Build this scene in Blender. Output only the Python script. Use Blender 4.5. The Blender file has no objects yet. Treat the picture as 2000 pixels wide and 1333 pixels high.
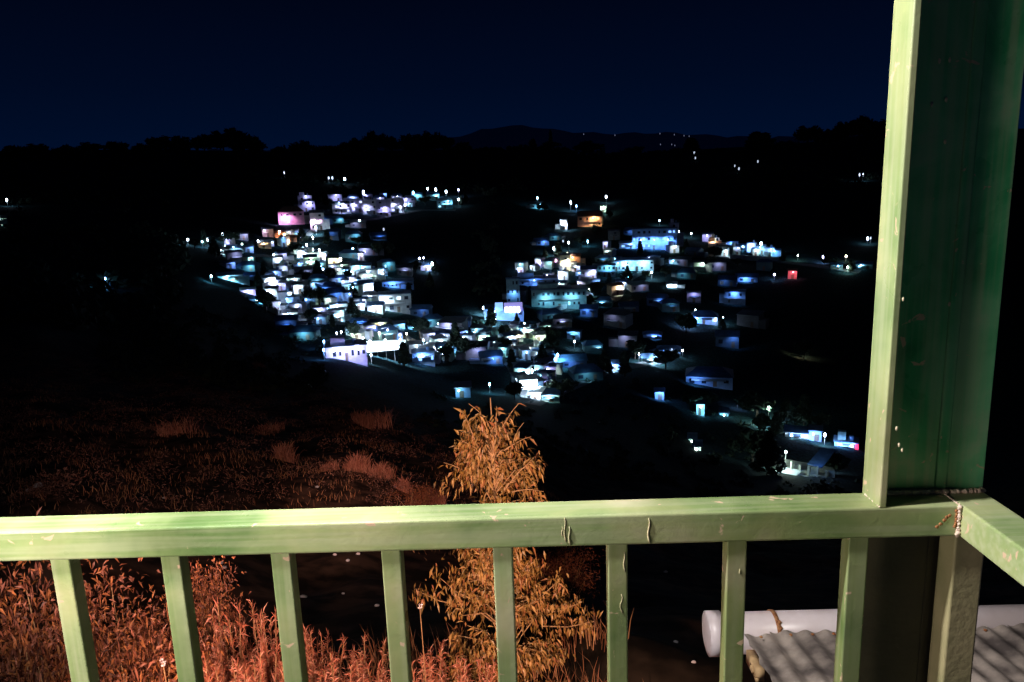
import bpy, math, random
import numpy as np
from mathutils import Vector, Matrix
random.seed(7); rng = np.random.default_rng(7)
SC = bpy.context.scene; COL = SC.collection
# ------------------------------------------------------------------ camera
F = 1450.0
_u = np.array([-250, 7033, 1450.0]); _u /= np.linalg.norm(_u)
_f = np.array([0, 0, -1.0]); _Y = _f - _f.dot(_u) * _u; _Y /= np.linalg.norm(_Y); _X = np.cross(_Y, _u)
cam_d = bpy.data.cameras.new('camera'); cam = bpy.data.objects.new('camera', cam_d); COL.objects.link(cam)
cam_d.sensor_width = 36; cam_d.lens = F / 2000 * 36; cam_d.clip_start = .05; cam_d.clip_end = 9000
M = Matrix((_X, _Y, _u)).to_4x4(); cam.matrix_world = M
SC.camera = cam
def ray(px, py):
    v = np.array([px - 1000, 667 - py, -F]); return np.array([_X @ v, _Y @ v, _u @ v]) / F
def PZ(px, py, z): r = ray(px, py); return r * z / r[2]
def PY(px, py, y): r = ray(px, py); return r * y / r[1]
# ------------------------------------------------------------------ world, exposure
W = bpy.data.worlds.new('World'); SC.world = W; W.use_nodes = True
nt = W.node_tree; bg = nt.nodes['Background']
tc = nt.nodes.new('ShaderNodeTexCoord'); sx = nt.nodes.new('ShaderNodeSeparateXYZ'); rp = nt.nodes.new('ShaderNodeValToRGB')
nt.links.new(tc.outputs['Generated'], sx.inputs[0]); nt.links.new(sx.outputs['Z'], rp.inputs[0]); nt.links.new(rp.outputs[0], bg.inputs[0])
cr = rp.color_ramp
cr.elements[0].position = 0.0; cr.elements[0].color = (.0004, .0046, .021, 1)
cr.elements[1].position = .6; cr.elements[1].color = (.0003, .0006, .003, 1)
e = cr.elements.new(.06); e.color = (.0003, .0044, .0215, 1)
e = cr.elements.new(.13); e.color = (.0003, .0030, .0145, 1)
e = cr.elements.new(.26); e.color = (.0003, .0012, .0062, 1)
bg.inputs[1].default_value = 1.0
SC.view_settings.view_transform = 'Standard'; SC.view_settings.look = 'None'
SC.view_settings.exposure = 0; SC.view_settings.gamma = 1
def light(name, kind, loc, energy, col, size, parent=None, target=None, **kw):
    d = bpy.data.lights.new(name, kind); d.energy = energy; d.color = col
    if kind == 'SPOT': d.spot_size = kw['spot']; d.spot_blend = kw['blend']; d.shadow_soft_size = size
    elif kind == 'POINT': d.shadow_soft_size = size
    o = bpy.data.objects.new(name, d); COL.objects.link(o); o.location = loc
    if target is not None: o.rotation_euler = (Vector(target) - Vector(loc)).to_track_quat('-Z', 'Y').to_euler()
    if parent: o.parent = parent
    return o
# the balcony's own lamp (left, over the rail), then added fill lights with no seen source
light('balcony_lamp_light', 'POINT', (-1.0, 1.07, .95), 350, (1.0, .95, .90), .05)
light('rail_fill_light', 'POINT', (-1.25, .62, -.36), 60, (1.0, .84, .72), .12)  # added fill that brightens the left rail front and bars
light('shrub_fill_light', 'SPOT', (-.3, 1.35, -1.95), 1750, (1.0, .57, .40), .08, target=(-.3, 8, -5.2), spot=math.radians(88), blend=.5)  # added fill under the floor to light shrubs and tree
light('slope_fill_light', 'SPOT', (-2.6, 1.7, -.7), 2100, (1.0, .64, .52), .08, target=(-5.8, 24, -8.0), spot=math.radians(46), blend=1.0)
light('tuft_fill_light', 'SPOT', (-2.6, 1.7, -.7), 9500, (1.0, .55, .42), .08, target=(-4.0, 19.5, -8.0), spot=math.radians(17), blend=1.0)  # added narrow fill aimed at the grass tufts
# ------------------------------------------------------------------ materials
MATS = {}
def mat(name, base, rough=.7, base2=None, scale=3.0, metal=0, emit=None, es=0, spec=.5, bump=0, bscale=40, detail=4, island=None, coat=0, lo=.35, hi=.65):
    if name in MATS: return MATS[name]
    m = bpy.data.materials.new(name); m.use_nodes = True; n = m.node_tree; b = n.nodes['Principled BSDF']
    b.inputs['Base Color'].default_value = (*base, 1); b.inputs['Roughness'].default_value = rough
    b.inputs['Metallic'].default_value = metal; b.inputs['Specular IOR Level'].default_value = spec
    if coat: b.inputs['Coat Weight'].default_value = coat; b.inputs['Coat Roughness'].default_value = .15
    out = None
    tcn = n.nodes.new('ShaderNodeTexCoord')
    if base2:
        no = n.nodes.new('ShaderNodeTexNoise'); no.inputs['Scale'].default_value = scale; no.inputs['Detail'].default_value = detail
        n.links.new(tcn.outputs['Object'], no.inputs['Vector'])
        r = n.nodes.new('ShaderNodeValToRGB'); r.color_ramp.elements[0].position = lo; r.color_ramp.elements[1].position = hi
        r.color_ramp.elements[0].color = (*base, 1); r.color_ramp.elements[1].color = (*base2, 1)
        n.links.new(no.outputs['Fac'], r.inputs[0]); out = r.outputs[0]
    if island:
        g = n.nodes.new('ShaderNodeNewGeometry'); r = n.nodes.new('ShaderNodeValToRGB')
        cols = island
        r.color_ramp.elements[0].color = (*cols[0], 1); r.color_ramp.elements[1].color = (*cols[-1], 1)
        for i, c in enumerate(cols[1:-1]):
            el = r.color_ramp.elements.new((i + 1) / (len(cols) - 1)); el.color = (*c, 1)
        n.links.new(g.outputs['Random Per Island'], r.inputs[0])
        if out is not None:
            mx = n.nodes.new('ShaderNodeMix'); mx.data_type = 'RGBA'; mx.inputs[0].default_value = .5
            n.links.new(out, mx.inputs[6]); n.links.new(r.outputs[0], mx.inputs[7]); out = mx.outputs[2]
        else: out = r.outputs[0]
    if out is not None: n.links.new(out, b.inputs['Base Color'])
    if bump:
        nb = n.nodes.new('ShaderNodeTexNoise'); nb.inputs['Scale'].default_value = bscale; nb.inputs['Detail'].default_value = 5
        n.links.new(tcn.outputs['Object'], nb.inputs['Vector'])
        bp = n.nodes.new('ShaderNodeBump'); bp.inputs['Strength'].default_value = bump; bp.inputs['Distance'].default_value = .01
        n.links.new(nb.outputs['Fac'], bp.inputs['Height']); n.links.new(bp.outputs[0], b.inputs['Normal'])
    if emit: b.inputs['Emission Color'].default_value = (*emit, 1); b.inputs['Emission Strength'].default_value = es
    MATS[name] = m; return m
def paint_mat(name, chips=.0, dark=False, vert=False):
    """brushed green oil paint: broad tonal patches, fine brush streaks, chips to bare primer"""
    m = bpy.data.materials.new(name); m.use_nodes = True; n = m.node_tree; b = n.nodes['Principled BSDF']; L = n.links.new
    t = n.nodes.new('ShaderNodeTexCoord')
    def noise(sc, det, src=None, dist=0):
        q = n.nodes.new('ShaderNodeTexNoise'); q.inputs['Scale'].default_value = sc; q.inputs['Detail'].default_value = det
        q.inputs['Distortion'].default_value = dist
        L(src or t.outputs['Object'], q.inputs['Vector']); return q.outputs['Fac']
    def ramp(fac, stops):
        r = n.nodes.new('ShaderNodeValToRGB'); r.color_ramp.elements[0].position = stops[0][0]; r.color_ramp.elements[0].color = (*stops[0][1], 1)
        r.color_ramp.elements[1].position = stops[-1][0]; r.color_ramp.elements[1].color = (*stops[-1][1], 1)
        for p, c in stops[1:-1]: x = r.color_ramp.elements.new(p); x.color = (*c, 1)
        L(fac, r.inputs[0]); return r.outputs[0]
    def mix(f, a, c):
        x = n.nodes.new('ShaderNodeMix'); x.data_type = 'RGBA'; L(f, x.inputs[0]); L(a, x.inputs[6])
        if isinstance(c, tuple): x.inputs[7].default_value = (*c, 1)
        else: L(c, x.inputs[7])
        return x.outputs[2]
    base = ramp(noise(4.5, 5, dist=.4), [(.3, (.15, .25, .09)), (.45, (.29, .38, .165)), (.58, (.41, .45, .22)), (.70, (.60, .54, .38))] if not dark else [(.32, (.01, .22, .07)), (.44, (.06, .46, .18)), (.56, (.18, .60, .30)), (.70, (.58, .58, .46))])
    mp = n.nodes.new('ShaderNodeMapping'); mp.inputs['Scale'].default_value = (50, 50, 1.5) if vert else (2, 60, 60); L(t.outputs['Object'], mp.inputs['Vector'])
    st = ramp(noise(1.2, 3, mp.outputs[0]), [(.42, (0, 0, 0)), (.62, (.35, .35, .35))])
    c = mix(st, base, (.52, .54, .38))
    gr = ramp(noise(1.6, 6, dist=.6), [(.38, (.55, .60, .50)), (.55, (1, 1, 1))]); gm_ = n.nodes.new('ShaderNodeMix'); gm_.data_type = 'RGBA'; gm_.blend_type = 'MULTIPLY'; gm_.inputs[0].default_value = 1; L(c, gm_.inputs[6]); L(gr, gm_.inputs[7]); c = gm_.outputs[2]
    if chips:
        ch = ramp(noise(26, 6, dist=.8), [(1 - chips, (0, 0, 0)), (1 - chips + .02, (1, 1, 1))])
        c = mix(ch, c, (.62, .46, .32))
    L(c, b.inputs['Base Color'])
    L(ramp(noise(9, 4), [(.3, (.25, .25, .25)), (.7, (.45, .45, .45))]), b.inputs['Roughness'])
    bp = n.nodes.new('ShaderNodeBump'); bp.inputs['Strength'].default_value = .13; bp.inputs['Distance'].default_value = .004
    L(noise(55, 6, dist=.5), bp.inputs['Height']); L(bp.outputs[0], b.inputs['Normal'])
    MATS[name] = m; return m
PAINT = paint_mat('green_paint', .345); PAINT2 = paint_mat('green_paint_chipped', .33); PAINT3 = paint_mat('green_paint_patchy', .33, True, True); PAINTV = paint_mat('green_paint_upright', .335, False, True); PAINT2V = paint_mat('green_paint_upright_worn', .33, False, True)
# ------------------------------------------------------------------ mesh helpers
class MB:
    def __init__(s): s.v = []; s.f = []; s.sm = False
    def add(s, vs, fs):
        o = len(s.v); s.v += [tuple(map(float, p)) for p in vs]; s.f += [tuple(i + o for i in f) for f in fs]
    def box(s, c, sz, fr=None):
        x, y, z = [k / 2 for k in sz]; vs = [(c[0] + a * x, c[1] + b * y, c[2] + d * z) for a in (-1, 1) for b in (-1, 1) for d in (-1, 1)]
        s.add(vs, [(0, 1, 3, 2), (4, 6, 7, 5), (0, 4, 5, 1), (2, 3, 7, 6), (0, 2, 6, 4), (1, 5, 7, 3)]); return s
    def tube(s, pts, rs, n=8, cap=True):
        P = [np.array(p, float) for p in pts]
        if not hasattr(rs, '__len__'): rs = [rs] * len(P)
        vs = []; fs = []
        for i, p in enumerate(P):
            t = P[min(i + 1, len(P) - 1)] - P[max(i - 1, 0)]; t /= (np.linalg.norm(t) + 1e-9)
            a = np.cross(t, (0, 0, 1.0) if abs(t[2]) < .9 else (1.0, 0, 0)); a /= np.linalg.norm(a); b = np.cross(t, a)
            for k in range(n):
                q = 2 * math.pi * k / n; vs.append(p + rs[i] * (math.cos(q) * a + math.sin(q) * b))
        for i in range(len(P) - 1):
            for k in range(n): k2 = (k + 1) % n; fs.append((i * n + k, i * n + k2, (i + 1) * n + k2, (i + 1) * n + k))
        if cap: fs.append(tuple(range(n))[::-1]); fs.append(tuple((len(P) - 1) * n + k for k in range(n)))
        s.add(vs, fs); return s
    def beam(s, O, ax, u, v, L, w, h, r=.004, seg=3):
        """rounded rectangular section, corner at O, extruded along ax by L; w along u, h along v"""
        O, ax, u, v = [np.array(k, float) for k in (O, ax, u, v)]
        ring = []
        for cx, cy, a0 in ((w - r, h - r, 0), (r, h - r, 90), (r, r, 180), (w - r, r, 270)):
            for k in range(seg + 1):
                a = math.radians(a0 + 90 * k / seg); ring.append((cx + r * math.cos(a), cy + r * math.sin(a)))
        n = len(ring); nseg = max(1, int(L / .15)); vs = []
        for i in range(nseg + 1):
            for (a, b) in ring: vs.append(O + ax * L * i / nseg + u * a + v * b)
        fs = []
        for i in range(nseg):
            for k in range(n): k2 = (k + 1) % n; fs.append((i * n + k, i * n + k2, (i + 1) * n + k2, (i + 1) * n + k))
        fs.append(tuple(range(n))[::-1]); fs.append(tuple(nseg * n + k for k in range(n)))
        s.add(vs, fs); return s
    def build(s, name, m, parent=None, smooth=False, fix=False):
        me = bpy.data.meshes.new(name); me.from_pydata(s.v, [], s.f); me.validate()
        if fix:
            import bmesh
            b = bmesh.new(); b.from_mesh(me); bmesh.ops.recalc_face_normals(b, faces=b.faces); b.to_mesh(me); b.free()
        if smooth: me.polygons.foreach_set('use_smooth', [True] * len(me.polygons))
        me.materials.append(m); o = bpy.data.objects.new(name, me); COL.objects.link(o)
        if parent: o.parent = parent
        return o
def tag(o, label=None, cat=None, group=None, kind=None):
    for k, v in (('label', label), ('category', cat), ('group', group), ('kind', kind)):
        if v: o[k] = v
    return o
def empty(name, loc=(0, 0, 0), rz=0):
    o = bpy.data.objects.new(name, None); COL.objects.link(o); o.location = loc; o.rotation_euler = (0, 0, rz); o.empty_display_size = .2; return o
def copy_tree(o, parent=None):
    c = o.copy(); COL.objects.link(c); c.parent = parent
    for ch in list(o.children): copy_tree(ch, c)
    return c
# ------------------------------------------------------------------ terrain: height from azimuth and distance
def dirE(px, py): r = ray(px, py); return math.atan2(r[0], r[1]), r[2] / math.hypot(r[0], r[1])
CP = [-700, 0, 300, 600, 900, 1200, 1500, 1750, 2600]
PHI = [dirE(p, 600)[0] for p in CP]
NEAR = [(.8, -4.7), (3, -4.6), (5, -4.5), (7, -4.7), (9, -5.6)]
FAR = {  # distance: image rows of the slope at the columns CP
 12: [1120, 1125, 1145, 1150, 1170, 1200, 1220, 1240, 1290],
 16: [1010, 1015, 1030, 1045, 1080, 1150, 1180, 1200, 1250],
 20: [930, 935, 945, 960, 1010, 1100, 1150, 1175, 1230],
 26: [865, 870, 875, 890, 945, 1060, 1120, 1150, 1210],
 35: [800, 808, 825, 845, 905, 1020, 1090, 1120, 1180],
 50: [755, 755, 785, 805, 880, 980, 1050, 1080, 1140],
 80: [710, 700, 745, 770, 850, 930, 1000, 1030, 1080],
 120: [660, 645, 690, 745, 825, 875, 950, 975, 1020],
 165: [610, 600, 640, 718, 795, 820, 890, 920, 960],
 205: [575, 565, 605, 690, 745, 765, 810, 850, 900],
 250: [530, 525, 560, 630, 665, 680, 715, 760, 800],
 300: [490, 490, 520, 570, 590, 600, 620, 640, 700],
 360: [450, 450, 475, 500, 505, 515, 525, 530, 580],
 430: [415, 415, 430, 435, 440, 445, 455, 460, 490],
 520: [385, 385, 388, 385, 385, 390, 400, 400, 420],
 700: [350, 350, 345, 345, 345, 345, 340, 330, 330],
 900: [318, 318, 315, 315, 315, 315, 300, 285, 280],
 1100: [298, 296, 292, 296, 292, 302, 285, 258, 250],
 1500: [305, 303, 300, 303, 300, 308, 296, 270, 262]}
DS = [d for d, z in NEAR] + sorted(FAR); LD = np.log(DS)
TAB = np.array([[z / d for _ in CP] for d, z in NEAR] + [[dirE(p, y)[1] for p, y in zip(CP, FAR[d])] for d in sorted(FAR)])
def Etab(phi, D):
    l = math.log(max(D, .8)); j = int(np.clip(np.searchsorted(LD, l) - 1, 0, len(LD) - 2)); t = min(max((l - LD[j]) / (LD[j + 1] - LD[j]), 0), 1)
    i = int(np.clip(np.searchsorted(PHI, phi) - 1, 0, len(PHI) - 2)); s = min(max((phi - PHI[i]) / (PHI[i + 1] - PHI[i]), 0), 1); s = s * s * (3 - 2 * s)
    a = TAB[j, i] * (1 - s) + TAB[j, i + 1] * s; b = TAB[j + 1, i] * (1 - s) + TAB[j + 1, i + 1] * s
    return a * (1 - t) + b * t
def bumps(x, y):
    return (math.sin(x * .9 + 1.3 * math.sin(y * .7)) * math.cos(y * 1.1 + .8 * math.sin(x * .5)) + .5 * math.sin(x * 2.3 + y * 1.7) + .35 * math.sin(3.9 * x - 2.2 * y))
def G(x, y):
    D = math.hypot(x, y); phi = math.atan2(x, y); a = .10 if D < 12 else (.10 + .35 * min((D - 12) / 40, 1)) * max(0, 1 - D / 260)
    k = 1 if D < 14 else .45
    return D * Etab(phi, D) + a * bumps(x * k, y * k)
def place(px, py):
    phi, e = dirE(px, py); lo, hi = 3.0, 1450.0
    for _ in range(50):
        m = math.sqrt(lo * hi)
        if Etab(phi, m) < e: lo = m
        else: hi = m
    D = lo; return np.array([D * math.sin(phi), D * math.cos(phi), D * e]), D
GM = bpy.data.materials.new('night_ground'); GM.use_nodes = True
n = GM.node_tree; b = n.nodes['Principled BSDF']; b.inputs['Roughness'].default_value = .95; b.inputs['Specular IOR Level'].default_value = .1
t_ = n.nodes.new('ShaderNodeTexCoord'); na = n.nodes.new('ShaderNodeTexNoise'); na.inputs['Scale'].default_value = .16; na.inputs['Detail'].default_value = 8
nb = n.nodes.new('ShaderNodeTexNoise'); nb.inputs['Scale'].default_value = 1.7; nb.inputs['Detail'].default_value = 8
r1 = n.nodes.new('ShaderNodeValToRGB'); r1.color_ramp.elements[0].position = .4; r1.color_ramp.elements[1].position = .62
r1.color_ramp.elements[0].color = (.020, .015, .011, 1); r1.color_ramp.elements[1].color = (.085, .050, .038, 1)
r2 = n.nodes.new('ShaderNodeValToRGB'); r2.color_ramp.elements[0].position = .42; r2.color_ramp.elements[1].position = .6
r2.color_ramp.elements[0].color = (.35, .35, .35, 1); r2.color_ramp.elements[1].color = (1.6, 1.5, 1.4, 1)
mx = n.nodes.new('ShaderNodeMix'); mx.data_type = 'RGBA'; mx.blend_type = 'MULTIPLY'; mx.inputs[0].default_value = 1
L = n.links.new
L(t_.outputs['Object'], na.inputs['Vector']); L(t_.outputs['Object'], nb.inputs['Vector']); L(na.outputs['Fac'], r1.inputs[0]); L(nb.outputs['Fac'], r2.inputs[0])
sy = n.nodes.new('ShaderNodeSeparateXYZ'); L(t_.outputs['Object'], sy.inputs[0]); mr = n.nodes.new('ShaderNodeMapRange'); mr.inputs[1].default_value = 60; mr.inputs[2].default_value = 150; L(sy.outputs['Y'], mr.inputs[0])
mg = n.nodes.new('ShaderNodeMix'); mg.data_type = 'RGBA'; L(mr.outputs[0], mg.inputs[0]); L(r1.outputs[0], mg.inputs[6]); mg.inputs[7].default_value = (.010, .034, .042, 1); L(mg.outputs[2], mx.inputs[6]); L(r2.outputs[0], mx.inputs[7]); L(mx.outputs[2], b.inputs['Base Color'])  # far ground: dark green with the town's blue glow tinted in
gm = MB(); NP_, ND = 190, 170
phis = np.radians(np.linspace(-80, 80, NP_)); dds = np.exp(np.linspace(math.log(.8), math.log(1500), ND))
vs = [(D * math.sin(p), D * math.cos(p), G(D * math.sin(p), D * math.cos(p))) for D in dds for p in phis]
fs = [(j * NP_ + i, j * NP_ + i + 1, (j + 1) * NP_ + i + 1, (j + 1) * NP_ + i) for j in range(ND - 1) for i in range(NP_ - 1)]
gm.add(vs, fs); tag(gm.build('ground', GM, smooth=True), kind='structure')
# faint far mountain behind the ridge
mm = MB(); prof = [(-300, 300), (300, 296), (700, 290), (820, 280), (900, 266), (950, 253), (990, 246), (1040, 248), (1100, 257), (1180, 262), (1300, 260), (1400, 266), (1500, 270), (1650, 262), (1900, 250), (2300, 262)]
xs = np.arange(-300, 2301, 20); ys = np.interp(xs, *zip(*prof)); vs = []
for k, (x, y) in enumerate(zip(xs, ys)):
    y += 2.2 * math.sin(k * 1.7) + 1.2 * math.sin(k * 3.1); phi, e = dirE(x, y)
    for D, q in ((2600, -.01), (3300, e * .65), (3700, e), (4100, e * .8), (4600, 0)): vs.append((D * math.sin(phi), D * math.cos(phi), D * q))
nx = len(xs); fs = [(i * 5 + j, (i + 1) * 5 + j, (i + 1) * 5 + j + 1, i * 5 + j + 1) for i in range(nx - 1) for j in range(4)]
mm.add(vs, fs); tag(mm.build('hills', mat('far_hill', (.55, .80, .92), .95, (.5, .75, .88), .01, spec=0), smooth=True), kind='structure')  # pale blue base colour stands in for haze

# ------------------------------------------------------------------ balcony: floor, railing, post
zt = PY(0, 1040, 1.27)[2]; A = PZ(0, 1040, zt); B = PZ(1878, 988, zt)
d = (B - A) / np.linalg.norm(B - A); nn = np.array([-d[1], d[0], 0]); Z = np.array([0, 0, 1.0])
def R(s, off, z): p = A + d * s + nn * off; return np.array([p[0], p[1], z])
FLOOR = -1.62
fl = MB(); fl.beam(R(-1.6, -2.6, FLOOR - .16), d, nn, Z, 3.6, 2.75, .16, .01)
tag(fl.build('balcony_floor', mat('screed', (.12, .11, .10), .8, (.08, .075, .07), 2, bump=.3), fix=True), kind='structure')
rail = empty('balcony_railing', tuple(R(.8, .03, FLOOR)))
tag(rail, 'green painted steel railing of the balcony with upright bars and a flat handrail', 'railing')
def rb(mb, name, m, parent=rail, smooth=False):
    o = mb.build(name, m, parent, smooth=smooth, fix=True)
    top = parent
    off = Vector((0, 0, 0))
    while top: off += top.location; top = top.parent
    o.location = -off
    return o
RW, RH = .069, .060
h1 = MB(); h1.beam(R(-1.5, 0, zt - RH), d, nn, Z, 1.5 + 1.7455, RW, RH, .0045); hr = rb(h1, 'handrail', PAINT)
h2 = MB(); h2.beam(R(1.7465, -2.4, zt - RH), nn, -d, Z, 2.4 + RW, -.073, RH, .0045) if False else h2.beam(R(1.7465, -2.4, zt - RH), nn, d, Z, 2.4 + RW + .001, .074, RH, .0045)
tag(rb(h2, 'handrail', PAINT2), 'handrail that turns the corner towards the viewer')
b1 = MB(); b1.beam(R(-1.5, .012, FLOOR + .07), d, nn, Z, 1.5 + 1.74, .036, .036, .003); rb(b1, 'bottom_rail', PAINT)
b1 = MB(); b1.beam(R(1.762, -2.4, FLOOR + .07), nn, d, Z, 2.4, .036, .036, .003); rb(b1, 'bottom_rail', PAINT)
BS = [-1.375, -1.168, -.96, -.752, -.545, -.337, -.13, .079, .286, .491, .696, .902, 1.113, 1.331, 1.552]
for s in BS:
    w = .0365
    q = MB(); q.beam(R(s, .0045, FLOOR + .107), Z, d, nn, zt - RH - FLOOR - .1075, w, .033, .003); bo = rb(q, 'baluster', PAINTV)
for k in range(8):
    q = MB(); q.beam(R(1.760, -.155 - .208 * (k + 1) + .036, FLOOR + .107), Z, d, nn, zt - RH - FLOOR - .1075, .036, .036, .003); rb(q, 'baluster', PAINTV)
q = MB(); q.beam(R(1.748, .011, FLOOR + .001), Z, d, nn, zt - RH - FLOOR - .0015, .056, .052, .004); tag(rb(q, 'corner_baluster', mat('worn_tan_paint', (.40, .35, .20), .45, (.24, .24, .12), 7, bump=.12, bscale=60)), 'thicker corner upright with a worn tan face')
# weld bead and chipped primer at the corner, paint drips
def blob(mb, c, r, n=7, m=5, sq=(1, 1, 1)):
    vs = []; fs = []
    for i in range(m + 1):
        th = math.pi * i / m
        for k in range(n):
            ph = 2 * math.pi * k / n; rr = r * random.uniform(.8, 1.15)
            vs.append((c[0] + sq[0] * rr * math.sin(th) * math.cos(ph), c[1] + sq[1] * rr * math.sin(th) * math.sin(ph), c[2] + sq[2] * rr * math.cos(th)))
    for i in range(m):
        for k in range(n): k2 = (k + 1) % n; fs.append((i * n + k, (i + 1) * n + k, (i + 1) * n + k2, i * n + k2))
    mb.add(vs, fs)
PRIM = mat('primer', (.62, .44, .36), .55, (.75, .66, .55), 60, bump=.4, bscale=120)
RUST = mat('rust', (.32, .10, .04), .85, (.50, .25, .10), 60, bump=.5, bscale=120)
wb = MB()
for i in range(26):
    blob(wb, R(1.7435 + random.uniform(-.0015, .001), random.uniform(-.003, .001), zt - .002 - .056 * i / 25), random.uniform(.0028, .0048))
for i in range(26): blob(wb, R(1.7445 + random.uniform(-.001, .001), .003 + .064 * i / 25, zt), random.uniform(.0016, .0026), sq=(1, 1, .5))
for i in range(60): blob(wb, R(1.618 + .200 * i / 59, .0555 + random.uniform(-.002, .001), zt + .003), random.uniform(.0045, .0068), sq=(1, 1, .8))
for i in range(10): blob(wb, R(1.602 - random.uniform(0, .001), .002 + .06 * i / 10, zt + .001), random.uniform(.0015, .003))
tag(rb(wb, 'weld_bead', PRIM, smooth=True), 'pinkish bare weld along the corner')
wb = MB()
for i in range(9): blob(wb, R(1.7395 + random.uniform(-.003, .001), -.001, zt - .010 - .034 * i / 9), random.uniform(.002, .004), sq=(1, .5, 1))
for sx_, zz in ((1.722, -.022), (1.718, -.028), (1.712, -.035), (1.706, -.040), (1.727, -.019)): blob(wb, R(sx_, 0, zt + zz), .0033, sq=(1.2, .35, 1))
rb(wb, 'rust_patch', RUST, smooth=True)
DRM = mat('dried_drip', (.62, .52, .34), .5, (.45, .44, .26), 30)
def drip(s, off, z0, z1, r=.0022, wob=.003):
    wob *= .4; dr = MB(); P = [R(s + wob * math.sin(i * 1.3), off, z0 + (z1 - z0) * i / 6) for i in range(7)]
    r *= .55; dr.tube(P, [r * .5, r * .8, r, r * .9, r, r * 1.6, r * .8], 6); rb(dr, 'paint_drip', DRM, smooth=True)
drip(1.187, -.0005, zt - .008, zt - .057, .0028, .004)
drip(1.035, -.0005, zt - .002, zt - .05, .002); drip(1.043, -.0005, zt - .02, zt - .056, .003); drip(1.03, 0, zt - .02, zt - .04, .0015)
drip(1.143, .004, zt - .075, zt - .115, .002); drip(1.137, .004, zt - .16, zt - .20, .0016, .006); drip(1.355, .004, zt - .115, zt - .125, .002, .001)
post = empty('steel_post', tuple(R(1.7, .03, FLOOR)))
tag(post, 'tall green steel channel post rising at the corner of the balcony railing', 'post')
def pb(mb, name, m, smooth=False): return rb(mb, name, m, post)
TOP = 1.6
q = MB(); q.beam(R(1.600, .0005, zt + .0005), Z, d, nn, TOP - zt, .0135, .069, .0028); pb(q, 'flange', PAINTV)
q = MB(); q.beam(R(1.6136, .0640, zt + .004), Z, d, nn, TOP - zt, .118, .006, .001); q.beam(R(1.7316, .0610, zt + .004), Z, d, nn, TOP - zt, .022, .008, .003); q.beam(R(1.7536, .0635, zt + .004), Z, d, nn, TOP - zt, .0690, .006, .002)
pb(q, 'web', PAINT3)
q = MB(); q.beam(R(1.603, .0705, FLOOR), Z, d, nn, zt - RH - FLOOR, .0115, .062, .0028)
pb(q, 'flange', PAINTV)
q = MB(); q.beam(R(1.6150, .0712, FLOOR), Z, d, nn, zt - RH - FLOOR, .118, .006, .001); q.beam(R(1.7330, .0705, FLOOR), Z, d, nn, zt - RH - FLOOR, .088, .008, .002)
tag(pb(q, 'web', mat('shaded_web', (.05, .045, .03), .5, (.09, .08, .045), 6, bump=.2)), 'lower web coloured dark brown for its shade')  # shade below the rail is put into this dark brown colour
q = MB()
for (px, py) in ((1848, 196), (1820, 205), (1846, 278), (1854, 595), (1835, 120), (1855, 118)):
    p = PY(px, py, 1.0); r_ = ray(px, py); t = ((A @ nn) + .0605) / (r_ @ nn); p = r_ * t; blob(q, p, .0028, sq=(.9, .5, 1.5))
for (px, py) in ((1764, 585), (1751, 838), (1838, 855), (1756, 870), (1762, 880)):
    r_ = ray(px, py); t = ((A @ nn) + (.0 if px < 1770 else .062)) / (r_ @ nn); blob(q, r_ * t, .0026, sq=(.8, .7, 1.5))
tag(pb(q, 'paint_chip', mat('chip', (.72, .62, .45), .6), True), 'cream flecks where the paint has chipped')

# ------------------------------------------------------------------ lean-to roof with gutter below
LT = empty('corrugated_roof', tuple(PY(1500, 1240, 2.5)))
tag(LT, 'weathered corrugated sheet roof with a white gutter just below the balcony', 'roof')
gc = PY(1400, 1238, 2.62); GR = .083
def LR(s, o, z): p = gc + d * s + nn * o; return np.array([p[0], p[1], gc[2] + z])
PVC = mat('white_gutter', (.86, .77, .81), .35, (.66, .56, .56), 5, bump=.05)
g = MB(); s0 = -.012; g.tube([LR(s0, 0, 0), LR(.6, 0, 0), LR(3.2, 0, 0)], [GR * .95] * 3, 36); go = rb(g, 'gutter', PVC, LT, True)
g = MB(); g.tube([LR(s0 - .032, 0, 0), LR(s0 - .030, 0, 0), LR(s0 - .026, 0, 0), LR(s0 + .028, 0, 0), LR(s0 + .029, 0, 0)], [GR * .55, GR * .8, GR * 1.03, GR * 1.03, GR * .96], 36)
ec = rb(g, 'end_cap', PVC, LT, True)
g = MB(); g.tube([LR(.214, 0, 0), LR(.228, 0, 0)], [GR * 1.02] * 2, 30)
for i in range(14): a = random.uniform(-1.5, 1.0); blob(g, LR(.222 + random.uniform(-.008, .012), -GR * math.cos(a), GR * math.sin(a)), random.uniform(.004, .009))
tag(rb(g, 'strap', RUST, LT, True), 'rusty strap round the gutter')
def sheet(name, sa, sb, z0, jag, m):
    g = MB(); W_ = int((sb - sa) / .0065); rows = 26; vs = []; fs = []
    for j in range(rows + 1):
        o = -.080 - 1.05 * j / rows
        for i in range(W_ + 1):
            s = sa + (sb - sa) * i / W_
            if i == 0: s += jag * (.5 * math.sin(j * 2.1) + .5 * math.sin(j * .9 + 1)) * .5 + (.016 if 3 <= j <= 4 and jag else 0)
            if j == 0: pass
            z = z0 + .0065 * math.cos(2 * math.pi * (s - .165) / .074) + (.055 + o) * -.12 + .036 + .002 * math.sin(7 * s + 5 * o)
            vs.append(LR(s, o + (.002 * math.sin(s * 31) if j == 0 else 0), z))
    for j in range(rows):
        for i in range(W_): a = j * (W_ + 1) + i; fs.append((a, a + 1, a + W_ + 2, a + W_ + 1))
    g.add(vs, fs); g.add([(x, y, z - .0025) for x, y, z in vs], [f[::-1] for f in fs]); return rb(g, name, m, LT, True)
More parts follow.
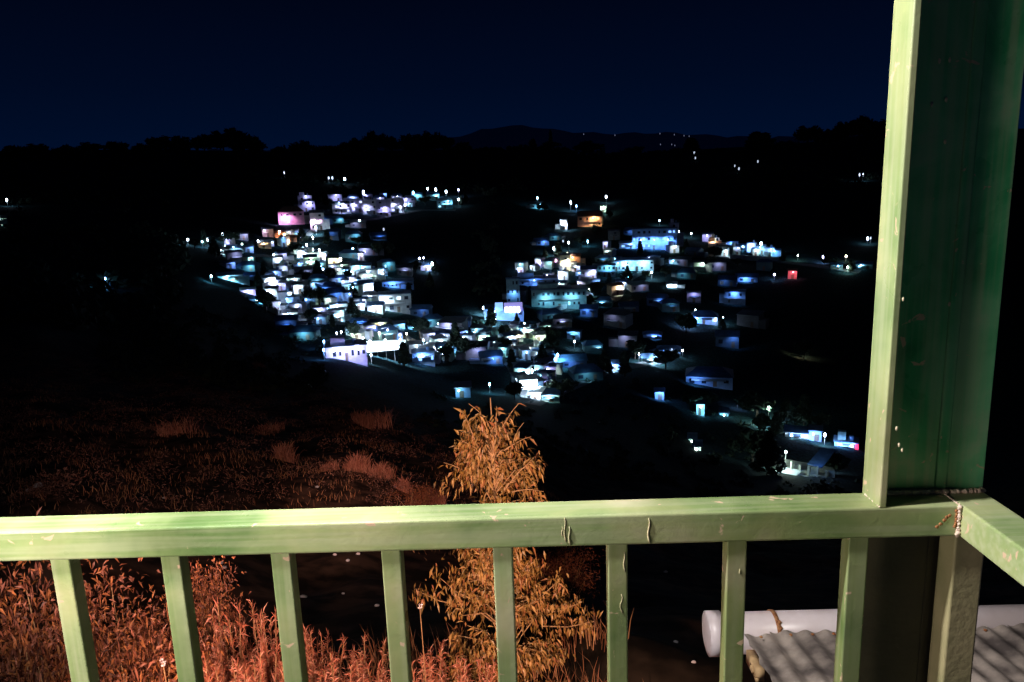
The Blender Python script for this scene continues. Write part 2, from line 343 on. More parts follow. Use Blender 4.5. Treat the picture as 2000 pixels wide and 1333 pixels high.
SHM = mat('zinc_sheet', (.50, .42, .37), .6, (.11, .09, .085), 9, bump=.25, bscale=30, detail=8)
tag(sheet('roof_sheet', .080, .200, .002, .012, SHM), 'torn end sheet of the roof')
q = MB()
for (a_, b_) in ((.13, -.13), (.245, -.12), (.325, -.12), (.245, -.52), (.405, -.12), (.485, -.12), (.405, -.52), (.885, -.12), (.965, -.12), (.965, -.5)): blob(q, LR(a_, b_, .022 + (.055 + b_) * -.12 + .036), .007, sq=(1, 1, .6))
rb(q, 'roof_nail', RUST, LT, True)
sheet('roof_sheet', .176, 1.1, .012, 0, SHM); sheet('roof_sheet', 1.07, 2.4, .018, 0, SHM)
g = MB(); g.box(LR(.108, -.14, -.045), (.03, .12, .05)); 
for i in range(8): blob(g, LR(.098 + random.uniform(-.008, .01), -.12 - .012 * i, -.03 - .004 * i), random.uniform(.008, .013))
tag(rb(g, 'rafter_end', mat('rotten_wood', (.62, .42, .22), .8, (.4, .25, .12), 30), LT, True), 'splintered tan wood under the torn sheet')
g = MB(); wl = LR(1.6, -.55, 0); g.box((wl[0] + .05, wl[1], -3.4), (2.7, .9, 3.1)); rb(g, 'wall', mat('shed_wall', (.16, .15, .13), .9, (.1, .09, .08), 3), LT)

# ------------------------------------------------------------------ vegetation near the house
def leaf(mb, p, dr_, L_, w, droop=.3, up=(0, 0, 1)):
    p = np.array(p, float); dr_ = np.array(dr_, float); dr_ /= np.linalg.norm(dr_) + 1e-9
    s = np.cross(dr_, rng.normal(size=3)); s /= np.linalg.norm(s) + 1e-9
    a = p + dr_ * L_ * .4; c = dr_ + np.array([0, 0, -droop]); c /= np.linalg.norm(c); b_ = a + c * L_ * .6
    nrm = np.cross(dr_, s) * w * .18
    mb.add([p, a + s * w / 2, a + nrm, a - s * w / 2, b_], [(0, 1, 2), (0, 2, 3), (1, 4, 2), (2, 4, 3)])
LEAF_T = mat('sapling_leaf', (.4, .24, .08), .5, island=[(.05, .03, .01), (.27, .14, .03), (.15, .09, .02), (.42, .24, .08), (.24, .08, .03), (.32, .18, .05)])
BARK = mat('pale_bark', (.45, .27, .13), .8, (.3, .17, .08), 20, bump=.4)
tp = ray(975, 1200); tp = tp / math.hypot(tp[0], tp[1]) * 6.0; tx, ty = tp[0], tp[1]; tz = G(tx, ty)
sap = empty('eucalyptus_sapling', (tx, ty, tz)); tag(sap, 'conical young tree with drooping golden leaves behind the middle of the railing', 'tree')
def zpix(py): return (ray(975, py) / math.hypot(*ray(975, py)[:2]) * 6.0)[2] - tz
ZT = zpix(778)
PR = [(778, 6, 6), (800, 62, 42), (840, 75, 60), (880, 95, 78), (930, 92, 100), (965, 115, 112), (1010, 100, 95), (1060, 105, 60), (1090, 112, 70), (1130, 125, 118), (1170, 172, 130), (1215, 150, 195), (1260, 165, 170), (1300, 150, 118), (1340, 160, 120), (1420, 170, 150), (1500, 120, 120)]
PRZ = [zpix(p[0]) for p in PR][::-1]; PRL = [p[1] / 1450 * 6.2 for p in PR][::-1]; PRR = [p[2] / 1450 * 6.2 for p in PR][::-1]
tr = MB(); TW = [(.01 * math.sin(z * 3), .01 * math.cos(z * 2), z) for z in np.linspace(-.2, ZT, 14)]
tr.tube(TW, list(np.linspace(.045, .004, 14)), 7); lf = MB()
def spray(base, dirv, L_, nl, ll=.115):
    """a branchlet whose leaves hang from it"""
    P = [np.array(base)]; dv = np.array(dirv, float); dv /= np.linalg.norm(dv)
    for i in range(5):
        dv = dv + np.array([0, 0, -.10]) + rng.normal(size=3) * .08; dv /= np.linalg.norm(dv); P.append(P[-1] + dv * L_ / 5)
    tr.tube(P, list(np.linspace(.0065, .0022, 6)), 4, cap=False)
    for i in range(nl):
        t = rng.uniform(.15, 1) * 4.99; k = int(t); p = P[k] + (P[k + 1] - P[k]) * (t - k)
        v = rng.normal(size=3) * .42 + dv * .25 + np.array([0, 0, -1.0 if rng.random() < .85 else .3])
        leaf(lf, p + rng.normal(size=3) * .012, v, rng.uniform(.6, 1.2) * ll, rng.uniform(.015, .027), .5)
for i in range(1500):
    z = rng.uniform(0, 1) ** 1.0 * (ZT - .22); a = rng.uniform(0, 2 * math.pi)
    if math.sin(a * 2.0 + z * 4.1) * math.sin(z * 9.5 + a * 1.3) < -.06: continue
    wR = np.interp(z, PRZ, PRR); wL = np.interp(z, PRZ, PRL); c = math.cos(a); rad = (wR if c > 0 else wL) * (1 if abs(c) > .5 else .85)
    lump = .80 + .46 * math.sin(a * 3 + z * 5.5) * math.sin(z * 8 + a); rr = rad * lump
    st = max(rr - .05, .03) * math.sqrt(rng.uniform(.08, 1)); cc = np.array([c * st, math.sin(a) * st, z])
    if rng.random() < .5: tr.tube([(0, 0, max(z - .5 * st - .05, 0)), cc * .5 + np.array([0, 0, z * .5 - .08 * st]), cc], [.008, .0055, .003], 4, cap=False)
    if rng.random() > rr / .60 + .03: continue
    out = np.array([c, math.sin(a), 0]); ls_ = rng.uniform(.75, 1.25)
    for j in range(int(rng.uniform(12, 26))):
        v = rng.normal(size=3) * .38 + out * .35 + np.array([0, 0, -.95 if rng.random() < .85 else .4])
        leaf(lf, cc + rng.normal(size=3) * np.array([.045, .045, .04]), v, rng.uniform(.6, 1.25) * .085 * ls_, rng.uniform(.014, .026), .6)
for (px, py, px0, py0, nl) in ((948, 782, 960, 850, 15), (1008, 788, 975, 850, 8), (905, 800, 935, 870, 26), (930, 795, 950, 860, 14), (980, 795, 970, 860, 14), (1030, 842, 985, 880, 20), (1012, 830, 995, 905, 8), (915, 850, 950, 890, 24), (1045, 900, 1000, 930, 22), (868, 905, 930, 940, 20), (815, 1155, 900, 1190, 30), (860, 1130, 920, 1170, 30), (1160, 1215, 1060, 1230, 40), (1130, 1180, 1050, 1210, 30), (1040, 1090, 990, 1150, 25), (1085, 1140, 1020, 1180, 25), (1062, 955, 1000, 965, 22)):
    q0 = ray(px0, py0); q0 = q0 / math.hypot(q0[0], q0[1]) * 5.95 - np.array([tx, ty, tz]); q1 = ray(px, py); q1 = q1 / math.hypot(q1[0], q1[1]) * 5.9 - np.array([tx, ty, tz])
    q0[1] += rng.uniform(-.1, .1)
    if py < 1000: spray(q0, q1 - q0 + np.array([0, 0, .04]), np.linalg.norm(q1 - q0) * 1.05, nl, .085)
    else:
        tr.tube([q0, (q0 + q1) / 2 - np.array([0, 0, .03]), q1], [.007, .005, .003], 4, cap=False)
        for m_ in range(5):
            cc = q0 + (q1 - q0) * (m_ + 1) / 5 + rng.normal(size=3) * .03
            for j in range(24): leaf(lf, cc + rng.normal(size=3) * .045, rng.normal(size=3) * .45 + np.array([0, 0, -.9]), rng.uniform(.05, .1), rng.uniform(.014, .026), .6)
tr.build('trunk', BARK, sap, smooth=True); lf.build('crown', LEAF_T, sap)

SPK = mat('spiky_leaf', (.5, .2, .1), .55, island=[(.12, .03, .02), (.42, .12, .07), (.26, .07, .035), (.60, .27, .19), (.34, .09, .05), (.22, .08, .03)])
BRD = mat('broad_leaf', (.3, .12, .05), .6, island=[(.05, .015, .01), (.20, .055, .025), (.34, .12, .035), (.10, .03, .018), (.36, .12, .07)])
def shrub_proto(kind):
    lf = MB(); st = MB()
    if kind == 'spiky':      # plumes of narrow upright leaves
        for k in range(34):
            a = rng.uniform(0, 6.28); r = rng.uniform(0, .42); top = np.array([r * math.cos(a) * 1.2, r * math.sin(a) * 1.2, rng.uniform(.45, .95) - r * .5])
            b0 = top * np.array([.4, .4, 0]); st.tube([b0, (b0 + top) / 2 + rng.normal(size=3) * .02, top], [.006, .005, .003], 4, cap=False)
            ax = top - b0; ax /= np.linalg.norm(ax)
            for j in range(120):
                t = rng.uniform(.25, 1.0); p = b0 + (top - b0) * t; v = ax * rng.uniform(.4, 1.1) + rng.normal(size=3) * .6
                leaf(lf, p, v, rng.uniform(.04, .10), rng.uniform(.006, .012), .5)
    else:
        for k in range(26):
            a = rng.uniform(0, 6.28); r = rng.uniform(0, .5); top = np.array([r * math.cos(a), r * math.sin(a), rng.uniform(.35, .95) - r * .5])
            b0 = top * np.array([.3, .3, 0]); st.tube([b0, (b0 + top) / 2 + rng.normal(size=3) * .04, top], [.008, .006, .003], 4, cap=False)
            for j in range(150):
                p = top + rng.normal(size=3) * np.array([.10, .10, .09]); leaf(lf, p, rng.normal(size=3) + np.array([0, 0, -.3]), rng.uniform(.03, .062), rng.uniform(.009, .018), .5)
    e_ = empty('spiky_shrub' if kind == 'spiky' else 'leafy_shrub'); st.build('stem', BARK, e_); lf.build('foliage', SPK if kind == 'spiky' else BRD, e_); return e_
protos = {'spiky': [shrub_proto('spiky') for _ in range(3)], 'broad': [shrub_proto('broad') for _ in range(3)]}
used = set()
def put_shrub(kind, px, py_top, D, sc, label, grp):
    j = rng.integers(0, 3); pr = protos[kind][j]
    o = pr if (kind, j) not in used else copy_tree(pr); used.add((kind, j))
    q = ray(px, py_top); q = q / math.hypot(q[0], q[1]) * D; gz = G(q[0], q[1]); Hh = max(q[2] - gz, .25) / .9
    o.location = (q[0], q[1], gz - .05); o.rotation_euler = (0, 0, rng.uniform(0, 6.28)); o.scale = (sc, sc, Hh * rng.uniform(.95, 1.05))
    tag(o, label, 'shrub', grp); return o
SH = [('broad', 20, 1120, 6.4, 1.3, 'dark red leafy shrub under the left end of the handrail'),
 ('broad', 215, 1108, 6.6, 1.35, 'brown leafy shrub between the first and second bars'),
 ('broad', -60, 1230, 5.3, 1.1, 'dim leafy shrub cut off by the left picture edge'),
 ('broad', 235, 1250, 5.0, 1.0, 'orange leafy shrub low between the first and second bars'),
 ('broad', 60, 1290, 4.7, .9, 'dull red leafy shrub at the bottom left corner'),
 ('spiky', 300, 1200, 5.8, .75, 'spiky reddish shrub hugging the second bar'),
 ('broad', 385, 1110, 7.0, .75, 'small leafy shrub whose tip shows right of the second bar'),
 ('spiky', 415, 1165, 5.9, .85, 'tall spiky orange shrub right of the second bar'),
 ('spiky', 495, 1150, 6.1, .8, 'spiky pink tipped shrub left of the third bar'),
 ('spiky', 470, 1240, 5.2, .9, 'dense spiky shrub low left of the third bar'),
 ('spiky', 390, 1290, 4.8, .8, 'spiky shrub at the bottom edge right of the second bar'),
 ('spiky', 600, 1215, 6.2, .75, 'spiky shrub right beside the third bar'),
 ('spiky', 700, 1240, 6.0, .85, 'spiky orange shrub left of the fourth bar'),
 ('spiky', 640, 1275, 5.2, .8, 'low spiky shrub between the third and fourth bars'),
 ('spiky', 760, 1275, 5.4, .8, 'spiky shrub behind the foot of the fourth bar'),
 ('spiky', 835, 1255, 5.5, .8, 'spiky shrub at the left foot of the golden tree'),
 ('spiky', 905, 1265, 5.2, .75, 'spiky red shrub in front of the golden tree trunk'),
 ('spiky', 545, 1290, 4.9, .75, 'spiky shrub hidden partly by the third bar bottom'),
 ('broad', 150, 1180, 5.9, 1.0, 'rusty leafy shrub right beside the first bar'),
 ('broad', 330, 1230, 5.4, .8, 'ochre leafy shrub behind the second bar'),
 ('broad', 810, 955, 19, 1.3, 'low reddish shrub on the slope left of the golden tree'),
 ('broad', 1090, 1075, 11, 1.3, 'dim brown shrub behind the right side of the golden tree')]
for k_, px, py, D, sc, lb in SH: put_shrub(k_, px, py, D, sc, lb, 'shrubs below the balcony')
# grass
GR_ = mat('dry_grass', (.3, .14, .06), .7, island=[(.10, .04, .02), (.34, .13, .06), (.46, .24, .12), (.20, .10, .04), (.26, .09, .05)])
gb = MB()
def blade(mb, x, y, z, h, lean=.4, w=.012):
    a = rng.uniform(0, 6.28); l = rng.uniform(.1, lean) * h; dx, dy = math.cos(a) * l, math.sin(a) * l; b2 = rng.uniform(0, 6.28); sx_, sy_ = math.cos(b2) * w / 2, math.sin(b2) * w / 2
    mb.add([(x - sx_, y - sy_, z), (x + sx_, y + sy_, z), (x + dx * .4 + sx_ * .7, y + dy * .4 + sy_ * .7, z + h * .6), (x + dx * .4 - sx_ * .7, y + dy * .4 - sy_ * .7, z + h * .6), (x + dx, y + dy, z + h)], [(0, 1, 2, 3), (3, 2, 4)])
for i in range(420):
    D = rng.uniform(3.6, 7.2); ph = math.radians(rng.uniform(-46, 8)); cx, cy = D * math.sin(ph), D * math.cos(ph)
    for k in range(16):
        x, y = cx + rng.normal() * .10, cy + rng.normal() * .10; blade(gb, x, y, G(x, y) - .02, rng.uniform(.15, .42), .6)
for i in range(620):
    D = 15 + 40 * rng.random() ** 1.2; ph = math.radians(rng.uniform(-42, 4)); cx, cy = D * math.sin(ph), D * math.cos(ph)
    for k in range(18):
        x, y = cx + rng.normal() * .25, cy + rng.normal() * .25; blade(gb, x, y, G(x, y) - .02, rng.uniform(.08, .24), .9, .016)
tag(gb.build('grass', GR_), 'dry reddish grass scattered over the slope below the balcony', 'grass', kind='stuff')
sc_ = MB()
for i in range(650):
    px = rng.uniform(-150, 930); D = 15 + 75 * rng.random() ** 1.3; ph = dirE(px, 800)[0]; x, y = D * math.sin(ph), D * math.cos(ph); r0 = rng.uniform(.10, .34) * (1 + D / 45)
    c = np.array([x, y, G(x, y) + r0 * .2])
    for k in range(80):
        v = rng.normal(size=3); v /= np.linalg.norm(v); v[2] = abs(v[2]) * .8; leaf(sc_, c + v * r0 * rng.uniform(.4, 1) * np.array([1.4, 1.4, .8]), v + rng.normal(size=3) * .6, r0 * rng.uniform(.12, .3), r0 * rng.uniform(.03, .08), .4)
tag(sc_.build('scrub', mat('scrub_leaf', (.2, .1, .07), .8, island=[(.05, .022, .018), (.19, .08, .06), (.12, .06, .04), (.30, .15, .11), (.17, .05, .04)])), 'low dull brown scrub covering the dark slope left of the tree', 'scrub', kind='stuff')
# pale tufts on the dark slope
def tuft(px, py, D, R_, H_, n_, label, w=.02):
    q, D = place(px, py); w = max(w * D / 30, .01); o = MB(); 
    cs = [(rng.normal() * R_ * .28, rng.normal() * R_ * .28, rng.uniform(.45, 1)) for _ in range(7)]
    for k in range(int(n_ * 1.6)):
        cx, cy, ch = cs[rng.integers(0, 7)]; x, y = cx + rng.normal() * R_ * .2, cy + rng.normal() * R_ * .2
        h = H_ * ch * rng.uniform(.35, .95) * (1.3 if rng.random() < .04 else 1); a2 = rng.uniform(0, 6.28); l = h * rng.uniform(.1, .9); wv = w * .6
        dx, dy = math.cos(a2) * l, math.sin(a2) * l; b2 = rng.uniform(0, 6.28); sx_, sy_ = math.cos(b2) * wv / 2, math.sin(b2) * wv / 2
        P_ = [(0, -.15), (.3, .55), (.7, .85), (1, .8 if l > h * .5 else 1.0)]
        vv = []
        for (u_, v_) in P_[:3]: vv += [(x + dx * u_ - sx_, y + dy * u_ - sy_, h * v_), (x + dx * u_ + sx_, y + dy * u_ + sy_, h * v_)]
        vv.append((x + dx, y + dy, h * P_[3][1])); o.add(vv, [(0, 1, 3, 2), (2, 3, 5, 4), (4, 5, 6)])
    ob = o.build('grass_tuft', MATS['tuft']); ob.location = (q[0], q[1], G(q[0], q[1])); tag(ob, label, 'grass tuft', 'grass tufts on the dark slope')
mat('tuft', (.55, .25, .14), .7, island=[(.50, .18, .11), (.62, .28, .20), (.36, .10, .07), (.50, .24, .13)])
for a in ((558, 905, 0, .5, .62, 420, 'round tan grass tuft left of the longer pink clump'), (640, 920, 0, .33, .42, 260, 'small tan grass tuft between two larger ones'),
          (690, 925, 0, .5, .75, 420, 'tall pink grass tuft above the handrail'), (740, 940, 0, .5, .5, 380, 'low pink grass tuft left of the golden tree'),
          (715, 840, 0, 1.1, 1.1, 420, 'dim red grass tuft higher on the slope'), (790, 965, 0, .4, .5, 300, 'reddish grass tuft just left of the golden tree'), (835, 985, 0, .4, .45, 260, 'reddish grass tuft touching the handrail line beside the tree'),
          (335, 855, 0, .9, .7, 200, 'faint red grass tuft far left on the dark slope'), (505, 725, 0, 1.6, 1.6, 160, 'faint grass tuft high on the slope below the lit houses'), (530, 840, 0, .8, .6, 200, 'dim grass tuft above the round tan one'),
          (855, 1000, 0, .35, .5, 260, 'dark red grass tuft beside the golden tree edge')): tuft(*a)
# pale stones and flowers
st_m = mat('pale_stone', (.55, .52, .55), .8, (.4, .38, .4), 20)
FL = [(60, 975, 26, .10, 'stone'), (78, 965, 26, .13, 'stone'), (322, 982, 27, .05, 'stone'), (620, 960, 27, .06, 'stone'), (655, 1092, 15, .035, 'stone'), (680, 1099, 15, .035, 'stone'), (670, 1158, 13, .025, 'stone'), (592, 1163, 12, .05, 'stone'),
      (432, 1105, 14, .04, 'stone'), (439, 1117, 14, .045, 'stone'), (737, 1193, 12, .035, 'stone'), (1300, 1115, 14, .04, 'stone'), (1320, 1245, 11, .035, 'stone'), (1355, 1293, 10, .03, 'stone'), (700, 1087, 15, .04, 'stone')]
LBS = ['grey stone far left above the handrail', 'pinkish stone far left above the handrail, right of the grey one', 'tiny stone on the dark slope above the handrail near the second bar', 'tiny stone above the handrail near the third bar',
       'upper left pale stone between the third and fourth bars', 'upper right pale stone between the third and fourth bars', 'lone pale stone below the pair between third and fourth bars', 'pale stone just right of the third bar',
       'upper of two specks of pale stone right of the second bar', 'lower of two specks of pale stone right of the second bar', 'pale stone just left of the fourth bar', 'faint pebble under the handrail right of the sixth bar', 'faint pebble halfway between the sixth bar and the gutter', 'faint pebble low and left of the gutter cap', 'tiny pale stone closest under the handrail left of the fourth bar']
for (px, py, D, r, k), lb in zip(FL, LBS):
    q, D2 = place(px, py); r = r * D2 / D; s_ = MB(); blob(s_, (0, 0, 0), r, 9, 6, (1.3, 1, .7)); o = s_.build('stone', st_m, smooth=True)
    o.location = (q[0], q[1], G(q[0], q[1]) + r * .3); tag(o, lb, 'stone', 'pale stones on the dark slope')
def flower(px, py, D, n_, r, label):
    q = ray(px, py); q = q / math.hypot(q[0], q[1]) * D; gz = G(q[0], q[1]); e_ = empty('wild_flower', (q[0], q[1], gz)); H_ = q[2] - gz
    s_ = MB(); s_.tube([(0, 0, 0), (.01, 0, H_ * .5), (0, 0, H_)], .003, 4); s_.build('stem', BARK, e_); p = MB()
    for k in range(n_):
        c = (rng.normal() * r * .5, rng.normal() * r * .5, H_ + rng.normal() * r)
        for j in range(6): leaf(p, c, (math.cos(j * 1.05), math.sin(j * 1.05), .4), r * 1.3, r * .9, 0)
    p.build('petals', mat('petal', (.8, .7, .72), .6), e_); tag(e_, label, 'flower')
flower(318, 1295, 4.6, 5, .012, 'white wild flower cluster low beside the second bar'); flower(820, 1187, 5.4, 2, .018, 'single pinkish flower on a thin stem left of the golden tree')

# ------------------------------------------------------------------ far trees
DARKLEAF = mat('dark_leaf', (.03, .05, .03), .8, island=[(.012, .022, .014), (.03, .055, .03), (.02, .045, .035), (.035, .045, .02)])
DBARK = mat('dark_bark', (.06, .045, .035), .9, (.04, .03, .025), 4)
def crown(shape, nleaf=1100, ls=.085):
    m = MB()
    cl = []
    for k in range(22):
        if shape == 'round': v = rng.normal(size=3); v /= np.linalg.norm(v); c = np.array([0, 0, .62]) + v * np.array([.36, .36, .27]) * rng.uniform(.3, 1); r = .15
        elif shape == 'wide': v = rng.normal(size=3); v /= np.linalg.norm(v); c = np.array([0, 0, .66]) + v * np.array([.60, .6, .22]) * rng.uniform(.3, 1); r = .15
        elif shape == 'tall': t = k / 21; a = k * 2.4; c = np.array([math.cos(a) * .13 * (1.15 - t), math.sin(a) * .13 * (1.15 - t), .25 + .72 * t]); r = .10
        else: t = k / 21; a = k * 2.4; c = np.array([math.cos(a) * .26 * (1 - t), math.sin(a) * .26 * (1 - t), .2 + .78 * t]); r = .12 * (1.2 - t)
        cl.append((c, r))
    for i in range(nleaf):
        c, r = cl[rng.integers(0, len(cl))]; v = rng.normal(size=3); v /= np.linalg.norm(v); p = c + v * r * rng.uniform(.5, 1.05)
        u = rng.normal(size=3); u /= np.linalg.norm(u); w = np.cross(u, v); w /= np.linalg.norm(w) + 1e-9; s = ls * rng.uniform(.5, 1.1)
        m.add([p - u * s, p + w * s * .5, p + u * s, p - w * s * .5], [(0, 1, 2, 3)])
    t = MB(); t.tube([(0, 0, -.1), (.01, 0, .3), (0, .01, .55), (0, 0, .8)], [.035, .028, .018, .006], 6)
    for k in range(5): c, r = cl[rng.integers(0, len(cl))]; t.tube([(0, 0, max(.2, c[2] * .6)), c], [.014, .004], 4)
    return m, t
TP = {}
for sh in ('round', 'wide', 'tall', 'cone'):
    TP[sh] = []
    for k in range(2):
        m, t = crown(sh); nm = {'round': 'round_tree', 'wide': 'spreading_tree', 'tall': 'slender_tree', 'cone': 'conifer_tree'}[sh]
        e_ = empty(nm); t.build('trunk', DBARK, e_); m.build('crown', DARKLEAF, e_); TP[sh].append([e_, False])
def put_tree(sh, loc, H_, label, grp, wx=1):
    pr = TP[sh][rng.integers(0, 2)]
    o = pr[0] if not pr[1] else copy_tree(pr[0]); pr[1] = True
    o.location = tuple(loc); o.scale = (H_ * wx, H_ * wx, H_); o.rotation_euler = (0, 0, rng.uniform(0, 6.28)); tag(o, label, 'tree', grp); return o
ORD = ['first', 'second', 'third', 'fourth', 'fifth', 'sixth', 'seventh', 'eighth', 'ninth', 'tenth', 'eleventh', 'twelfth', 'thirteenth', 'fourteenth', 'fifteenth', 'sixteenth', 'seventeenth', 'eighteenth', 'nineteenth', 'twentieth']
ORD += ['twenty ' + o for o in ORD[:9]] + ['thirtieth'] + ['thirty ' + o for o in ORD[:9]] + ['fortieth'] + ['forty ' + o for o in ORD[:9]]
# skyline trees: px, top row, half width, shape
SK = [(20, 284, 26, 'wide'), (70, 280, 22, 'round'), (120, 283, 24, 'wide'), (175, 278, 20, 'round'), (225, 274, 20, 'round'), (270, 280, 18, 'wide'), (312, 264, 24, 'round'), (350, 266, 26, 'round'), (395, 262, 26, 'wide'), (432, 254, 26, 'round'), (460, 250, 30, 'round'), (490, 266, 26, 'round'),
      (540, 286, 22, 'wide'), (585, 275, 24, 'round'), (645, 283, 22, 'round'), (700, 268, 26, 'round'), (728, 256, 22, 'round'), (765, 264, 26, 'wide'), (800, 262, 24, 'round'), (838, 254, 26, 'round'), (872, 264, 24, 'wide'), (905, 278, 24, 'round'), (955, 286, 22, 'wide'), (1000, 284, 20, 'wide'), (1040, 276, 10, 'tall'), (1060, 285, 22, 'round'),
      (1075, 258, 4, 'tall'), (1110, 290, 22, 'wide'), (1150, 276, 34, 'round'), (1195, 298, 18, 'round'), (1240, 287, 24, 'round'), (1280, 294, 20, 'wide'), (1315, 290, 22, 'wide'), (1350, 272, 14, 'tall'), (1402, 290, 22, 'wide'), (1440, 300, 16, 'round'), (1476, 260, 16, 'tall'), (1494, 262, 14, 'tall'), (1535, 274, 20, 'round'), (1578, 244, 28, 'round'), (1615, 250, 26, 'wide'), (1650, 236, 24, 'round'), (1680, 226, 26, 'round'), (1715, 232, 26, 'round')]
for i, (px, py, hw, sh) in enumerate(SK):
    D = 930 + 60 * math.sin(i * 2.3); phi, e_ = dirE(px, py); x, y = D * math.sin(phi), D * math.cos(phi); zg = D * Etab(phi, D); H_ = max(D * e_ - zg, 6)
    nat = {'round': .48, 'wide': .72, 'tall': .2, 'cone': .3}[sh] * H_; wx = hw / 1450 * D / nat
    adj = {'tall': 'slender', 'round': 'rounded', 'wide': 'spreading'}[sh]
    put_tree(sh, (x, y, zg), H_, 'black %s tree on the skyline, %s from the left' % (adj, ORD[i]), 'trees along the skyline', wx)
# woods on the dark hillsides: uncountable
wd = MB()
def wclump(x, y, z, r, n_):
    for k in range(n_):
        v = rng.normal(size=3); v /= np.linalg.norm(v); v[2] = abs(v[2]); p = np.array([x, y, z]) + v * r * np.array([1, 1, 1.1]) * rng.uniform(.7, 1.1)
        u = rng.normal(size=3); u /= np.linalg.norm(u); w = np.cross(u, v); w /= np.linalg.norm(w) + 1e-9; s = r * .3
        wd.add([p - u * s, p + w * s * .6, p + u * s, p - w * s * .6], [(0, 1, 2, 3)])
for i in range(1500):
    px = rng.uniform(-100, 1800); py = rng.uniform(300, 400) if rng.random() < .6 else rng.uniform(400, 640)
    if py > 372:
        if 350 < px < 930 or 970 < px < 1720: continue
    p, D = place(px, py); wclump(p[0], p[1], p[2] - .5, rng.uniform(2.5, 5), 34)
for i in range(420):
    px = rng.uniform(-150, 1760); yy = np.interp(px, [k[0] for k in SK], [k[1] for k in SK]); yy = yy if yy > 250 or px > 1540 else yy + 6
    D = rng.uniform(900, 1060); phi, e_ = dirE(px, yy + rng.uniform(7, 30)); r0 = rng.uniform(3, 7.5); wclump(D * math.sin(phi), D * math.cos(phi), D * e_ - r0 * .6, r0, 60)
for i in range(900):
    if i % 2: px = rng.uniform(200, 640); py = rng.uniform(600, 790)
    else: px = rng.uniform(820, 1760); py = rng.uniform(745, 1000)
    p, D = place(px, py)
    if D < 70: continue
    if px > 1300 and py < 830 and rng.random() < .6: continue
    if px > 1470 and py < 945: continue
    if 480 < px < 620 and py < 640: continue
    if 870 < px < 1120 and py < 800: continue
    wclump(p[0], p[1], p[2] - .4, rng.uniform(.8, 1.7), 30)
tag(wd.build('woodland', DARKLEAF), 'dark woods covering the hillside around the lit town', 'woodland', kind='stuff')

# ------------------------------------------------------------------ the lit town
WC = {'white': (.80, .82, .84), 'lilac': (.55, .52, .72), 'pink': (.75, .38, .55), 'peach': (.75, .52, .38), 'teal': (.30, .48, .50), 'blue': (.30, .45, .70), 'cream': (.74, .72, .56), 'grey': (.42, .44, .46), 'brick': (.50, .28, .20), 'greenish': (.58, .70, .60), 'dull_blue': (.10, .17, .28), 'dull_teal': (.09, .18, .20), 'dull_grey': (.20, .21, .23), 'red': (.62, .30, .34), 'cyan': (.45, .72, .78)}
LC = {'w': (.62, .80, 1.0), 'b': (.20, .42, 1.0), 'p': (1.0, .55, .95), 'o': (1.0, .52, .26), 'g': (.75, 1.0, .88), 'c': (.30, .72, 1.0), 'l': (.52, .54, 1.0), 'y': (1.0, .93, .70), 'r': (1.0, .22, .28)}
def wm(c): k = WC[c]; return mat('wall_' + c, k, .85, tuple(v * .72 for v in k), .6, detail=8)
RM = {'b': mat('roof_blue', (.08, .16, .30), .5, (.05, .10, .20), .8), 'g': mat('roof_grey', (.20, .23, .26), .6, (.12, .14, .16), .8), 'r': mat('roof_rust', (.24, .12, .09), .8, (.14, .08, .07), .8), 'w': mat('roof_pale', (.55, .60, .65), .5, (.42, .47, .52), .8)}
WINL = {k: mat('lit_pane_' + k, (.1, .1, .1), .3, emit=c, es=2.6) for k, c in LC.items()}
WIND = mat('dark_pane', (.02, .03, .05), .15); FRM = mat('window_frame', (.5, .52, .55), .6); DOOR = mat('door_wood', (.12, .08, .06), .6, (.2, .13, .09), 2)
LENS = {k: mat('lamp_lens_' + k, (.8, .8, .8), .4, emit=c, es=22) for k, c in LC.items()}
LENS['mid'] = mat('lamp_lens_mid', (.5, .5, .6), .4, emit=(.55, .65, .85), es=1.1)
LENS['far'] = mat('lamp_lens_far', (.5, .5, .6), .4, emit=(.45, .5, .8), es=.35)
STEEL = mat('lamp_steel', (.35, .37, .38), .5)
def lens(par, p, r, h, col, nm='lamp'):
    m = MB(); m.tube([(0, 0, -h / 2), (0, 0, -h * .3), (0, 0, h * .3), (0, 0, h / 2)], [r * .6, r, r, r * .5], 8); o = m.build(nm, LENS[col], par, smooth=False); o.location = p; return o
NH = 0
